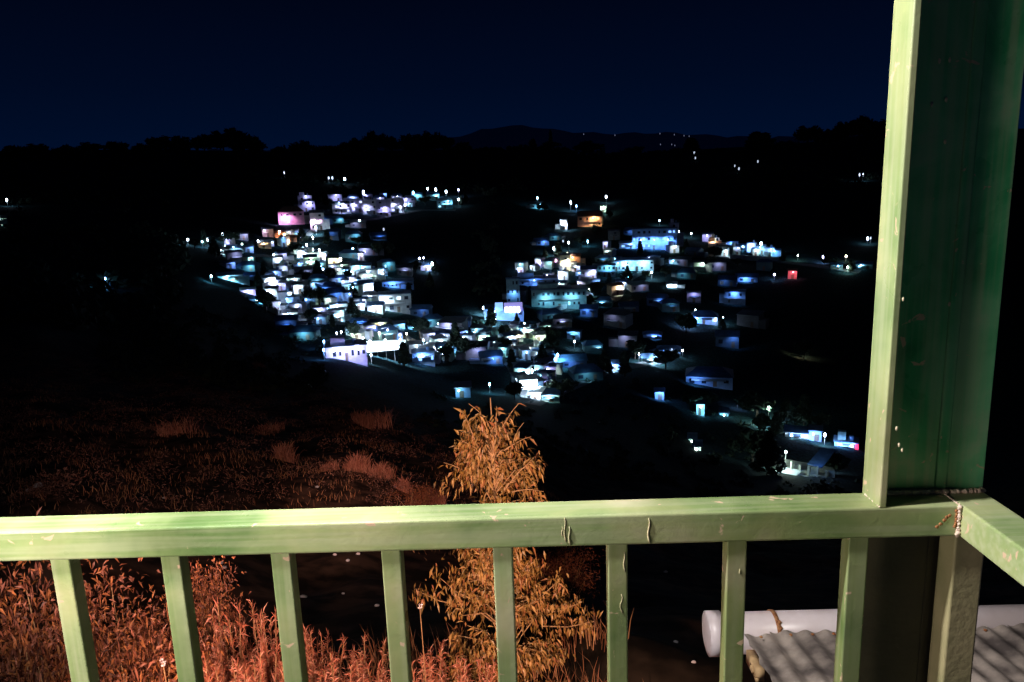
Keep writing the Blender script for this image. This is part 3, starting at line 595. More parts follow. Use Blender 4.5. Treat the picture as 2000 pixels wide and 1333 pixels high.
def house(px, py, wp, hp, wall='white', roof='g', rt='gable', lit='w', E=1.0, yaw=0.0, win=None, label=None, name='house', dep=.75, lampside=None, wlit=.3, lamps=1):
    """a house whose front wall stands at picture point (px, py): wp, hp = picture size of the front"""
    global NH; NH += 1
    p, D = place(px, py); s = D / 1450; w = wp * s; h = hp * s; face = math.atan2(p[0], p[1])
    e_ = empty(name, tuple(p), -face + yaw)
    rh = {'gable': .22, 'hip': .22, 'flat': .05, 'shed': .12}[rt] * min(w, 2.2 * h); rh = min(rh, h * .45); wh = h - rh * .8; dp = max(w * dep, 4) if w < 18 else 11
    m = MB(); m.box((0, dp / 2, wh / 2 - 1.5), (w, dp, wh + 3)); m.build('wall', wm(wall), e_)
    r = MB(); o = .35; x0, x1, y0, y1 = -w / 2 - o, w / 2 + o, -o, dp + o; t = .14
    if rt == 'flat': r.box((0, dp / 2, wh + .12), (w + .5, dp + .5, .24)); r.box((0, dp / 2, wh + .24 + rh * .2), (w * .5, dp * .5, rh * .4))
    elif rt == 'shed': r.add([(x0, y0, wh), (x1, y0, wh), (x1, y1, wh + rh), (x0, y1, wh + rh), (x0, y0, wh + t), (x1, y0, wh + t), (x1, y1, wh + rh + t), (x0, y1, wh + rh + t)], [(0, 3, 2, 1), (4, 5, 6, 7), (0, 1, 5, 4), (1, 2, 6, 5), (2, 3, 7, 6), (3, 0, 4, 7)])
    else:
        k = 0 if rt == 'gable' else min(w * .25, dp * .4); ym = dp / 2
        if rt == 'gable2':pass
        r.add([(x0, y0, wh), (x1, y0, wh), (x1, y1, wh), (x0, y1, wh), (x0 + k, ym, wh + rh), (x1 - k, ym, wh + rh)], [(0, 1, 5, 4), (1, 2, 5), (2, 3, 4, 5), (3, 0, 4), (3, 2, 1, 0)])
    r.build('roof', RM[roof], e_)
    nst = max(1, int(round(wh / 3.2))); nw = max(1, int(w / 3.2)) if win is None else win
    for a in range(nst):
        for b_ in range(nw):
            if nw * nst > 24 and rng.random() < .3: continue
            if rng.random() < .14: continue
            wx = -w / 2 + w * (b_ + .5 + rng.uniform(-.12, .12)) / nw; wz = wh * (a + .55) / nst; ww = min(1.3, w / nw * .5) * rng.uniform(.6, 1.2); hh = min(1.35, wh / nst * .45) * rng.uniform(.7, 1.15)
            if a == 0 and b_ == nw // 2:
                q = MB(); q.box((wx, -.03, min(2.1, wh * .7) / 2), (min(1.1, ww), .08, min(2.1, wh * .7))); q.build('door', DOOR, e_); continue
            q = MB(); q.box((wx, -.03, wz), (ww, .07, hh)); isl = rng.random() < wlit
            q.build('window', WINL[lit] if isl and E > .15 else WIND, e_)
    v_ = rng.random(4)
    if v_[0] < .5 and w > 4:
        aw = w * rng.uniform(.35, .8); ax_ = rng.uniform(-1, 1) * (w - aw) / 2; az = min(wh * .8, 2.7)
        q = MB(); q.add([(ax_ - aw / 2, -1.3, az - .3), (ax_ + aw / 2, -1.3, az - .3), (ax_ + aw / 2, -.02, az), (ax_ - aw / 2, -.02, az), (ax_ - aw / 2, -1.3, az - .24), (ax_ + aw / 2, -1.3, az - .24), (ax_ + aw / 2, -.02, az + .06), (ax_ - aw / 2, -.02, az + .06)], [(0, 3, 2, 1), (4, 5, 6, 7), (0, 1, 5, 4), (1, 2, 6, 5), (2, 3, 7, 6), (3, 0, 4, 7)]); q.build('awning', RM['w' if v_[0] < .2 else roof], e_)
    if v_[1] < .45 and w > 4 and win is None:
        aw = rng.uniform(2, 3.5); ah = wh * rng.uniform(.45, .8); sg_ = 1 if v_[1] < .22 else -1
        q = MB(); q.box((sg_ * (w / 2 + aw / 2 + .01), dp * .4, ah / 2 - 1.5), (aw, dp * .6, ah + 3)); q.build('annex', wm(wall if v_[2] < .5 else 'grey'), e_)
        q = MB(); q.box((sg_ * (w / 2 + aw / 2 + .03), dp * .4, ah + .07), (aw + .4, dp * .6 + .5, .12)); q.build('annex_roof', RM[roof], e_)
    if rt == 'flat' and v_[3] < .6 and w > 4:
        q = MB(); q.tube([(w * .2, dp * .3, wh + .2), (w * .2, dp * .3, wh + 1.5)], .55, 10); q.build('water_tank', RM['b'], e_)
        if v_[3] < .3: q = MB(); q.box((-w * .2, dp * .4, wh + 1.2), (w * .35, dp * .4, 2.0)); q.build('stair_head', wm(wall), e_)
    if nst > 1 and v_[2] < .5 and w > 6:
        q = MB(); q.box((0, -.55, wh / nst), (w * .7, 1.0, .14)); bal = q.build('balcony', wm('grey'), e_)
        q = MB()
        for k in range(int(w * .7 / .8) + 1): q.tube([(-w * .35 + k * .8, -1.0, wh / nst), (-w * .35 + k * .8, -1.0, wh / nst + .9)], .03, 4)
        q.tube([(-w * .35, -1.0, wh / nst + .9), (w * .35, -1.0, wh / nst + .9)], .04, 4); q.build('rail', STEEL, bal)
    if E > .05:
        for k in range(lamps):
            lx = (lampside if lampside is not None else rng.uniform(-.3, .3)) * w if lamps == 1 else (-.5 + (k + .5) / lamps) * w * .9
            out = min(2.6, max(1.5, w * .2)); lz = min(wh * .9, 5.0)
            if E > .35:
                m = MB(); m.tube([(lx, 0, lz + .1), (lx, -out, lz + .25)], .04, 5); m.build('lamp_bracket', STEEL, e_); lens(e_, (lx, -out, lz), .20, .5, lit, 'porch_lamp')
            sl_ = light('porch_light', 'SPOT', (lx, -out, lz - .05), 6500 * E ** 1.25 * (max(w, 6) / 10), LC[lit], .25, e_, target=(lx, -out + 1.2, lz - .9), spot=math.radians(150), blend=.5)
    desc = {'gable': 'gabled', 'hip': 'hipped roof', 'flat': 'flat roofed', 'shed': 'lean-to roofed'}[rt]
    if name == 'hut': ITEMS.append([e_, px, py, 'hut', ('lit ' if E > .35 else 'small dim ') + wall + ' hut', label]); return e_, w, wh, dp, s
    ITEMS.append([e_, px, py, 'house', ('brightly lit ' if E > .9 else 'lit ' if E > .35 else 'dim ') + wall.replace('dull_', '') + ' ' + desc + ' house', label]); return e_, w, wh, dp, s
ITEMS = []; LMK = []
def lamp(px, py, hp=14, col='w', E=1.0, r=.26, h=.8, label=None, arm=True):
    y_ = py; p, D = place(px, py + hp); s = D / 1450; H_ = max(hp * s, 2.5); face = math.atan2(p[0], p[1])
    e_ = empty('street_lamp', tuple(p), -face); q = MB(); q.tube([(0, .25, -1), (0, .25, H_), (0, .05, H_ + .25)], [.07, .05, .04], 6); q.build('pole', STEEL, e_)
    k = D / 300; r *= rng.uniform(.65, 1.25); h *= rng.uniform(.6, 1.3); col_ = 'mid' if (E == 0 or y_ < 350) else col; lens(e_, (0, 0, H_), r * max(k, .7) * (1.35 if E >= .7 else 1), h * max(k, .7) * (1.3 if E >= .7 else 1), col_, 'lamp_head')
    if E > 0: light('lamp_light', 'SPOT', (0, -.5 * k - .3, H_ - .1), 2900 * E, LC[col], .3, e_, target=(0, .3, H_ - 2), spot=math.radians(155), blend=.4)
    cn = {'w': 'white', 'b': 'blue', 'p': 'pink', 'o': 'orange', 'g': 'greenish', 'c': 'cyan', 'l': 'lilac', 'y': 'warm white', 'r': 'red'}[col]
    ITEMS.append([e_, px, py, 'street lamp', 'small ' + cn + ' street lamp' if E < .6 else 'bright ' + cn + ' street lamp', label]); return e_
def H(*a, lm=None, **k):
    e_ = house(*a, **k)
    if lm: LMK.append((a[0], a[1] - a[3] / 2, lm))
    return e_
# hand placed landmarks
H(570, 440, 46, 32, 'pink', 'r', 'hip', 'p', 1.7, lm='the pink house', label='glowing pink house at the upper left of the town')
H(600, 414, 30, 20, 'lilac', 'b', 'flat', 'l', .35); H(596, 396, 26, 13, 'lilac', 'w', 'flat', 'l', .5)
H(621, 450, 26, 36, 'white', 'g', 'gable', 'p', 2.4, lm='the white gabled tower house', label='tall overlit white house right of the pink house')
H(655, 394, 26, 13, 'lilac', 'w', 'flat', 'l', .75); H(668, 418, 34, 19, 'white', 'w', 'flat', 'l', 1.2)
for (x, y, w, h, c, E) in ((698, 416, 26, 26, 'lilac', 1.0), (724, 420, 28, 28, 'white', 1.0), (750, 424, 26, 32, 'lilac', 1.1), (776, 416, 24, 28, 'white', 1.0), (800, 404, 22, 20, 'lilac', .8), (742, 395, 26, 12, 'grey', .5), (775, 392, 22, 12, 'grey', .4), (690, 394, 22, 12, 'blue', .35), (718, 392, 20, 14, 'lilac', .6)):
    H(x, y, w, h, c, 'w' if E > .7 else 'b', 'flat' if E > .9 else 'hip', 'l', E, wlit=.5, lm='the long lit hilltop row' if x == 750 else None)
H(869, 408, 30, 20, 'cyan', 'w', 'hip', 'c', 1.3, lm='the hilltop cyan house', label='cyan lit house at the right end of the hilltop row'); H(846, 392, 24, 15, 'teal', 'b', 'gable', 'c', .35); H(815, 392, 20, 14, 'teal', 'b', 'gable', 'c', .3)
H(524, 464, 20, 18, 'peach', 'g', 'gable', 'l', .6); H(518, 486, 22, 12, 'peach', 'w', 'shed', 'o', 1.3, lm='the peach house', label='small peach house lit orange below the pink house')
H(566, 474, 26, 12, 'brick', 'r', 'gable', 'o', .5, wlit=1); H(546, 466, 16, 12, 'brick', 'r', 'gable', 'o', .4, wlit=1)
H(430, 498, 34, 13, 'white', 'g', 'gable', 'w', .7, lm='the leftmost small house', label='small white house at the left edge of the town'); H(462, 494, 24, 12, 'grey', 'b', 'gable', 'c', .2)
H(450, 550, 44, 13, 'cyan', 'w', 'shed', 'c', 2.2, lm='the cyan roofed shed', label='low shed lit bright cyan at the left of the town'); H(489, 548, 32, 13, 'blue', 'b', 'gable', 'b', .3); H(485, 575, 26, 9, 'lilac', 'w', 'shed', 'l', 1.3); H(501, 592, 24, 11, 'blue', 'b', 'gable', 'c', .35); H(487, 510, 22, 9, 'teal', 'b', 'shed', 'c', .35)
H(544, 526, 18, 24, 'white', 'g', 'gable', 'w', 1.0, lm='the narrow white gable', label='narrow white gabled house standing above the white cluster')
for i, (x, y, w, h, c, E) in enumerate(((528, 562, 22, 22, 'white', 1.6), (531, 590, 22, 26, 'white', 1.8), (553, 556, 24, 14, 'white', 1.2), (575, 560, 22, 20, 'greenish', 1.4), (584, 576, 18, 20, 'white', 1.1), (546, 612, 22, 14, 'white', 1.5), (567, 620, 28, 13, 'white', 1.7), (591, 608, 22, 14, 'blue', .8), (560, 590, 22, 18, 'grey', .25))):
    H(x, y, w, h, c, 'g', ['gable', 'shed', 'flat'][i % 3], 'w', E, yaw=.2 * (-1) ** i, lm='the ring of white houses' if i == 1 else None)
for i, (x, y, w, h, c, E, l) in enumerate(((607, 526, 24, 26, 'greenish', .9, 'g'), (628, 512, 16, 18, 'white', .9, 'w'), (652, 520, 20, 18, 'cream', 1.1, 'y'), (672, 528, 22, 14, 'greenish', .5, 'g'), (642, 538, 20, 12, 'lilac', .6, 'l'), (588, 505, 14, 14, 'white', .9, 'w'), (660, 552, 24, 12, 'grey', .3, 'b'), (697, 540, 20, 24, 'white', 1.2, 'c'), (712, 532, 24, 16, 'white', 1.2, 'c'), (727, 550, 20, 22, 'white', 1.5, 'w'), (716, 574, 28, 24, 'white', 1.9, 'w'), (724, 594, 30, 22, 'white', 1.9, 'w'), (733, 612, 30, 20, 'white', 1.7, 'w'), (748, 540, 18, 14, 'blue', .7, 'c'), (695, 560, 18, 16, 'grey', .4, 'c'))):
    H(x, y, w, h, c, 'bg'[i % 2], ['gable', 'flat', 'gable', 'hip'][i % 4], l, E, yaw=.25 * math.sin(i * 2), lm='the overlit white houses' if i == 10 else ('the cream lit house' if i == 2 else None))
H(778, 564, 60, 14, 'blue', 'b', 'flat', 'b', .3, win=8); 
H(773, 611, 62, 38, 'white', 'b', 'flat', 'w', 1.5, win=4, lampside=-.3, lm='the two storey white block', label='two storey white block with square dark windows in a row', name='apartment_block', wlit=.15)
H(640, 614, 22, 16, 'blue', 'b', 'gable', 'c', .6); H(662, 618, 32, 24, 'white', 'b', 'flat', 'w', 1.8, win=3, lm='the small white porch house', label='bright white porch house left of the two storey block')
H(741, 640, 32, 12, 'cream', 'b', 'shed', 'y', 1.0); H(780, 642, 22, 10, 'blue', 'b', 'shed', 'c', .3); H(810, 646, 26, 12, 'blue', 'b', 'hip', 'c', .4); H(862, 662, 34, 12, 'blue', 'b', 'hip', 'b', .25); H(700, 636, 34, 12, 'blue', 'b', 'hip', 'b', .2)
H(832, 530, 20, 14, 'lilac', 'b', 'gable', 'l', .9, lm='the lone lilac house', label='lone lilac lit house in the dark middle of the hill')
# long hall with covered court
e_, w, wh, dp, s = H(678, 706, 78, 31, 'lilac', 'w', 'flat', 'l', .8, win=7, wlit=0, lamps=3, name='long_hall', lm='the long white hall', label='long low flat hall with lilac lit wall and dark windows')
p, D = place(755, 702); s = D / 1450; e2 = empty('covered_court', tuple(p), -math.atan2(p[0], p[1])); w2, h2, h3 = 82 * s, 15 * s, 27 * s
q = MB(); q.add([(-w2 / 2, 0, h2), (w2 / 2, 0, h2 * 1.15), (w2 / 2, 7, h3 * .93), (-w2 / 2, 7, h3), (-w2 / 2, 0, h2 + .3), (w2 / 2, 0, h2 * 1.15 + .3), (w2 / 2, 7, h3 * .93 + .3), (-w2 / 2, 7, h3 + .3)], [(0, 3, 2, 1), (4, 5, 6, 7), (0, 1, 5, 4), (1, 2, 6, 5), (2, 3, 7, 6), (3, 0, 4, 7)]); q.build('roof', mat('court_roof', (.8, .84, .84), .4), e2)
for k in range(5):
    for yy in (.4, 6.6): q = MB(); q.tube([(-w2 / 2 + w2 * (k + .5) / 5, yy, -1), (-w2 / 2 + w2 * (k + .5) / 5, yy, h2)], .1, 6); q.build('post', STEEL, e2)
for k in range(3):
    lx = (-.36 + .36 * k) * w2; q = MB(); q.tube([(lx, -1.2, -1), (lx, -1.2, h3 + 1.6), (lx, -.4, h3 + 1.9)], .06, 6); q.build('lamp_pole', STEEL, e2); lens(e2, (lx, -.5, h3 + 1.7), .25, .5, 'w', 'lamp_head'); light('court_light', 'SPOT', (lx, -.6, h3 + 1.3), 6000, LC['w'], .3, e2, target=(lx, 1, h3), spot=math.radians(150), blend=.4)
ITEMS.append([e2, 755, 700, 'shelter', '', 'open sided court under a glaring white sloped roof'])
H(828, 713, 44, 26, 'blue', 'b', 'flat', 'b', 1.3, win=4, wlit=.9, lm='the blue lit shop', label='blue and white lit shop right of the long hall', name='shop'); H(866, 694, 24, 24, 'blue', 'g', 'gable', 'c', .8)
for i, (x, y, w, h, c, E, l) in enumerate(((945, 674, 22, 20, 'greenish', 1.7, 'g'), (966, 680, 20, 14, 'white', 1.3, 'g'), (928, 682, 20, 12, 'blue', .9, 'c'), (908, 686, 16, 12, 'white', .6, 'w'), (880, 690, 20, 12, 'blue', .3, 'c'), (1010, 668, 24, 18, 'cream', 1.3, 'y'), (1032, 662, 24, 20, 'cream', 1.3, 'g'), (1054, 668, 24, 18, 'cream', .9, 'g'), (1000, 684, 16, 18, 'white', 1.1, 'w'), (1028, 692, 22, 14, 'peach', 1.3, 'w'), (1048, 696, 22, 14, 'peach', 1.2, 'w'), (1065, 648, 24, 16, 'teal', .4, 'g'), (1120, 664, 26, 16, 'blue', .25, 'c'))):
    H(x, y, w, h, c, 'bg'[i % 2], ['flat', 'gable', 'hip'][i % 3], l, E, yaw=.2 * math.sin(i * 3), lm={0: 'the greenish lit house', 6: 'the cream row', 9: 'the peach row'}.get(i))
# sign shop
e_, w, wh, dp, s = H(985, 627, 78, 26, 'blue', 'b', 'flat', 'b', .9, win=5, wlit=.6, lamps=2, name='shop', lm='the sign topped shop', label='blue shop carrying a lit sign board with white letters')
q = MB(); q.box((w * .24, -.4, wh + .6), (w * .46, .25, wh * .75)); sg = q.build('sign_board', mat('sign_face', (.35, .3, .55), .5, emit=(.25, .22, .6), es=1.0), e_)
LET = {'R': [(0, 0, 0, 1), (0, 1, .7, 1), (.7, 1, .7, .5), (.7, .5, 0, .5), (.2, .5, .7, 0)], 'E': [(0, 0, 0, 1), (0, 1, .7, 1), (0, .5, .6, .5), (0, 0, .7, 0)], 'B': [(0, 0, 0, 1), (0, 1, .6, 1), (.6, 1, .6, .5), (.6, .5, 0, .5), (.7, .5, .7, 0), (.7, 0, 0, 0)]}
q = MB(); lh = wh * .42; x0 = w * .24 - w * .2; stp = w * .1
for i, c in enumerate('REEB'):
    for (a, b_, c2, d2) in LET[c]: q.tube([(x0 + (i + a * .75) * stp, -.62, wh * .62 + b_ * lh + .35), (x0 + (i + c2 * .75) * stp, -.62, wh * .62 + d2 * lh + .35)], .16, 5)
q.build('letters', mat('sign_letter', (.9, .9, .9), .5, emit=(.95, .95, 1), es=5), sg)
q = MB(); q.box((-w * .12, -.35, wh + .9), (w * .2, .2, wh * .7)); q.build('sign_board', mat('blue_sign', (.2, .4, .8), .5, emit=(.3, .55, 1), es=1.0), e_)
# bright house at the foot of town, tarp and pole lamps
H(1020, 764, 26, 30, 'white', 'w', 'shed', 'w', 1.2, yaw=.3, win=1); H(1046, 782, 22, 18, 'white', 'w', 'shed', 'w', 1.5, yaw=-.3, win=1); H(1033, 776, 36, 42, 'white', 'w', 'gable', 'w', 3.6, yaw=.15, lamps=2, lm='the glaring white house', label='glaring white house just above the top of the golden tree', win=2, wlit=0); H(1062, 752, 26, 26, 'white', 'b', 'gable', 'c', .9); H(1010, 752, 20, 18, 'teal', 'b', 'gable', 'c', .5); H(1075, 786, 36, 18, 'teal', 'b', 'shed', 'g', .35)
H(905, 778, 30, 24, 'blue', 'w', 'shed', 'c', .45, lm='the small awning house', label='small dim blue house with a pale awning left above the tree')
# school
e_, w, wh, dp, s = H(1092, 604, 108, 42, 'teal', 'b', 'flat', 'c', .16, win=11, lamps=2, wlit=.05, lm='the big teal school block', label='big dim teal block with rows of small windows', name='school_building')
H(1003, 596, 26, 52, 'teal', 'b', 'flat', 'b', .25, win=3, wlit=0); H(1045, 560, 90, 16, 'blue', 'b', 'flat', 'b', .4, win=6, wlit=0)
H(1127, 590, 34, 30, 'white', 'g', 'gable', 'w', 1.2); H(1147, 588, 14, 30, 'white', 'g', 'gable', 'w', 1.4); H(1104, 600, 26, 16, 'white', 'g', 'shed', 'w', 1.1, yaw=-.3)
H(1104, 530, 20, 34, 'cream', 'g', 'gable', 'y', 2.2, lm='the cream chapel', label='tall narrow cream house lit warm yellow', name='house'); H(1124, 516, 20, 18, 'peach', 'r', 'gable', 'o', .8); H(1080, 518, 22, 14, 'peach', 'g', 'hip', 'p', .9); H(1100, 548, 20, 18, 'white', 'g', 'flat', 'w', 1.5); H(1072, 546, 20, 10, 'lilac', 'w', 'flat', 'l', .6)
H(1150, 548, 30, 26, 'white', 'b', 'gable', 'l', .7); H(1180, 542, 44, 24, 'teal', 'b', 'flat', 'c', .25, win=5, wlit=0)
H(1240, 530, 72, 22, 'white', 'b', 'flat', 'c', .9, win=8, wlit=.5, lamps=2, lm='the windowed lit row', label='long low lit row with many windows right of the school', name='house'); H(1206, 578, 26, 24, 'peach', 'r', 'gable', 'y', 1.2, yaw=.5)
H(1278, 488, 84, 42, 'blue', 'b', 'flat', 'b', 1.1, win=9, wlit=.35, lamps=3, name='apartment_block', lm='the blue block', label='long blue three storey block with a tower on its right'); H(1316, 482, 18, 44, 'lilac', 'b', 'flat', 'l', .8); H(1226, 486, 32, 12, 'cyan', 'w', 'shed', 'b', 1.8)
H(1152, 444, 46, 28, 'peach', 'r', 'gable', 'o', 1.3, lm='the orange lit hill house', label='orange lit house high right of the centre', win=4); H(1168, 440, 20, 26, 'cream', 'g', 'hip', 'y', 1.3); H(1101, 450, 14, 22, 'white', 'g', 'gable', 'w', 1.3); H(1048, 409, 26, 14, 'cyan', 'g', 'gable', 'c', 1.1, lm='the lone cyan house', label='small lone cyan house high in the dark woods'); H(1178, 416, 12, 14, 'greenish', 'g', 'gable', 'g', 1.0)
H(1312, 563, 20, 9, 'white', 'w', 'shed', 'w', 2.2, lm='the small white bar', label='tiny low brightly white shed alone in the dark'); H(1382, 474, 20, 18, 'lilac', 'b', 'gable', 'l', .6); H(1396, 484, 24, 12, 'peach', 'w', 'flat', 'o', 1.5, lm='the peach shed', label='small peach shed left of the blue lit row'); H(1412, 496, 26, 14, 'greenish', 'g', 'gable', 'g', 1.1)
for i, (x, y, w, h, c, E) in enumerate(((1430, 492, 20, 18, 'blue', 1.3), (1450, 490, 18, 12, 'blue', 1.0), (1468, 494, 18, 18, 'white', 1.5), (1486, 498, 16, 18, 'cyan', 1.4), (1502, 502, 18, 16, 'white', 1.3), (1516, 502, 14, 14, 'blue', .8))):
    H(x, y, w, h, c, 'b', ['flat', 'gable'][i % 2], 'b' if i % 2 == 0 else 'c', E, wlit=.7, lm='the blue lit row' if i == 2 else None)
H(1365, 532, 20, 20, 'greenish', 'g', 'shed', 'g', .8); H(1547, 546, 16, 18, 'red', 'r', 'gable', 'r', .6, lm='the red lit house', label='small house lit pink and red on the right'); H(1458, 552, 40, 14, 'blue', 'b', 'gable', 'b', .25); H(1435, 596, 38, 26, 'blue', 'b', 'flat', 'b', .22, wlit=0); H(1355, 592, 26, 20, 'lilac', 'b', 'flat', 'l', .1)
H(1374, 634, 52, 22, 'blue', 'b', 'hip', 'b', 1.0, lm='the lone blue house', label='blue lit hipped house alone right of centre'); H(1274, 662, 36, 12, 'blue', 'b', 'hip', 'b', .22); H(1306, 692, 44, 13, 'blue', 'b', 'hip', 'b', .5); H(1270, 710, 32, 16, 'cyan', 'b', 'gable', 'c', 1.0, lm='the low right cyan house', label='cyan lit house at the lower right of the valley'); H(1198, 724, 30, 18, 'blue', 'b', 'gable', 'b', 1.3, lm='the blue gable low centre', label='blue lit gabled house low right of the white one')
H(1385, 756, 88, 30, 'blue', 'b', 'hip', 'b', .12, lm='the big dim blue roof', label='large house under a broad dim blue hipped roof', win=4, wlit=0); H(1288, 782, 18, 20, 'blue', 'b', 'gable', 'b', .3); H(1368, 812, 16, 26, 'cyan', 'b', 'gable', 'c', .9, lm='the narrow teal house', label='narrow teal lit house down in the dark valley'); H(1414, 814, 16, 8, 'teal', 'b', 'shed', 'c', .5); H(1352, 864, 14, 9, 'teal', 'b', 'gable', 'g', .4); H(1362, 880, 14, 10, 'white', 'b', 'gable', 'g', .4)
H(1556, 856, 42, 12, 'white', 'b', 'shed', 'w', .9, lamps=2, lm='the lower right shop row', label='white fronted shop row at the lower right', name='shop'); H(1592, 862, 22, 20, 'blue', 'b', 'flat', 'b', 1.2, wlit=1)
e_, w, wh, dp, s = H(1652, 876, 40, 12, 'cyan', 'b', 'flat', 'b', 1.4, lamps=2, win=3, wlit=.5, name='shop', lm='the blue kiosk', label='blue lit kiosk with a red sign beside the post')
q = MB(); q.box((w * .46, -.5, wh * .5), (w * .14, .3, wh * .9)); q.build('sign_board', mat('red_sign', (.6, .03, .08), .5, emit=(1, .04, .12), es=1.6), e_)
# open shell building at the lower right
p, D = place(1560, 928); s = D / 1450; e2 = empty('open_shelter', tuple(p), -math.atan2(p[0], p[1]) - .25); SH_ = mat('pale_concrete', (.52, .55, .50), .9, (.35, .38, .33), 1.5, detail=8); w2 = 100 * s; h2 = 24 * s
q = MB(); q.box((0, 3, -.9), (w2, 7, 2.0)); q.build('floor', SH_, e2)
for k in range(7):
    q = MB(); q.box((-w2 / 2 + w2 * k / 6.2 + .3, 0, h2 * .5), (.3, .3, h2 * (.55 + .45 * ((k * 7) % 3) / 2))); q.build('post', SH_, e2)
    if k % 2 == 0: q = MB(); q.box((-w2 / 2 + w2 * k / 6.2 + .9, 1.5, .75), (1.1, .2, 1.3)); q.build('wall', SH_, e2)
q = MB(); q.add([(-w2 * .45, -1.8, .25), (0, -1.8, .2), (w2 * .05, .2, .75), (-w2 * .45, .2, .8), (-w2 * .45, -1.8, .37), (0, -1.8, .32), (w2 * .05, .2, .87), (-w2 * .45, .2, .92)], [(0, 3, 2, 1), (4, 5, 6, 7), (0, 1, 5, 4), (1, 2, 6, 5), (2, 3, 7, 6), (3, 0, 4, 7)]); q.build('awning', RM['w'], e2)
q = MB(); q.add([(w2 * .12, 1, h2 * .8), (w2 * .42, 0, h2 * .9), (w2 * .5, 7, h2 * 1.5), (w2 * .22, 7, h2 * 1.45), (w2 * .12, 1, h2 * .8 + .15), (w2 * .42, 0, h2 * .9 + .15), (w2 * .5, 7, h2 * 1.5 + .15), (w2 * .22, 7, h2 * 1.45 + .15)], [(0, 3, 2, 1), (4, 5, 6, 7), (0, 1, 5, 4), (1, 2, 6, 5), (2, 3, 7, 6), (3, 0, 4, 7)]); q.build('roof', RM['b'], e2)
light('shelter_light', 'POINT', (-w2 * .2, -1.5, h2 * 1.1), 600, LC['g'], .3, e2); light('shelter_light', 'POINT', (w2 * .3, -1, h2 * 1.6), 160, LC['b'], .3, e2)
ITEMS.append([e2, 1560, 915, 'shelter', '', 'pale roofless frame of posts beside a blue roof at the lower right'])
H(1634, 528, 20, 12, 'teal', 'b', 'gable', 'c', .6); H(1688, 526, 26, 12, 'teal', 'b', 'gable', 'c', .7, lm='the teal house beside the post', label='teal house half hidden by the post'); H(0, 442, 22, 16, 'greenish', 'g', 'gable', 'g', .8, lm='the left edge house', label='greenish lit house at the left picture edge'); H(200, 566, 22, 9, 'blue', 'b', 'gable', 'c', .12)
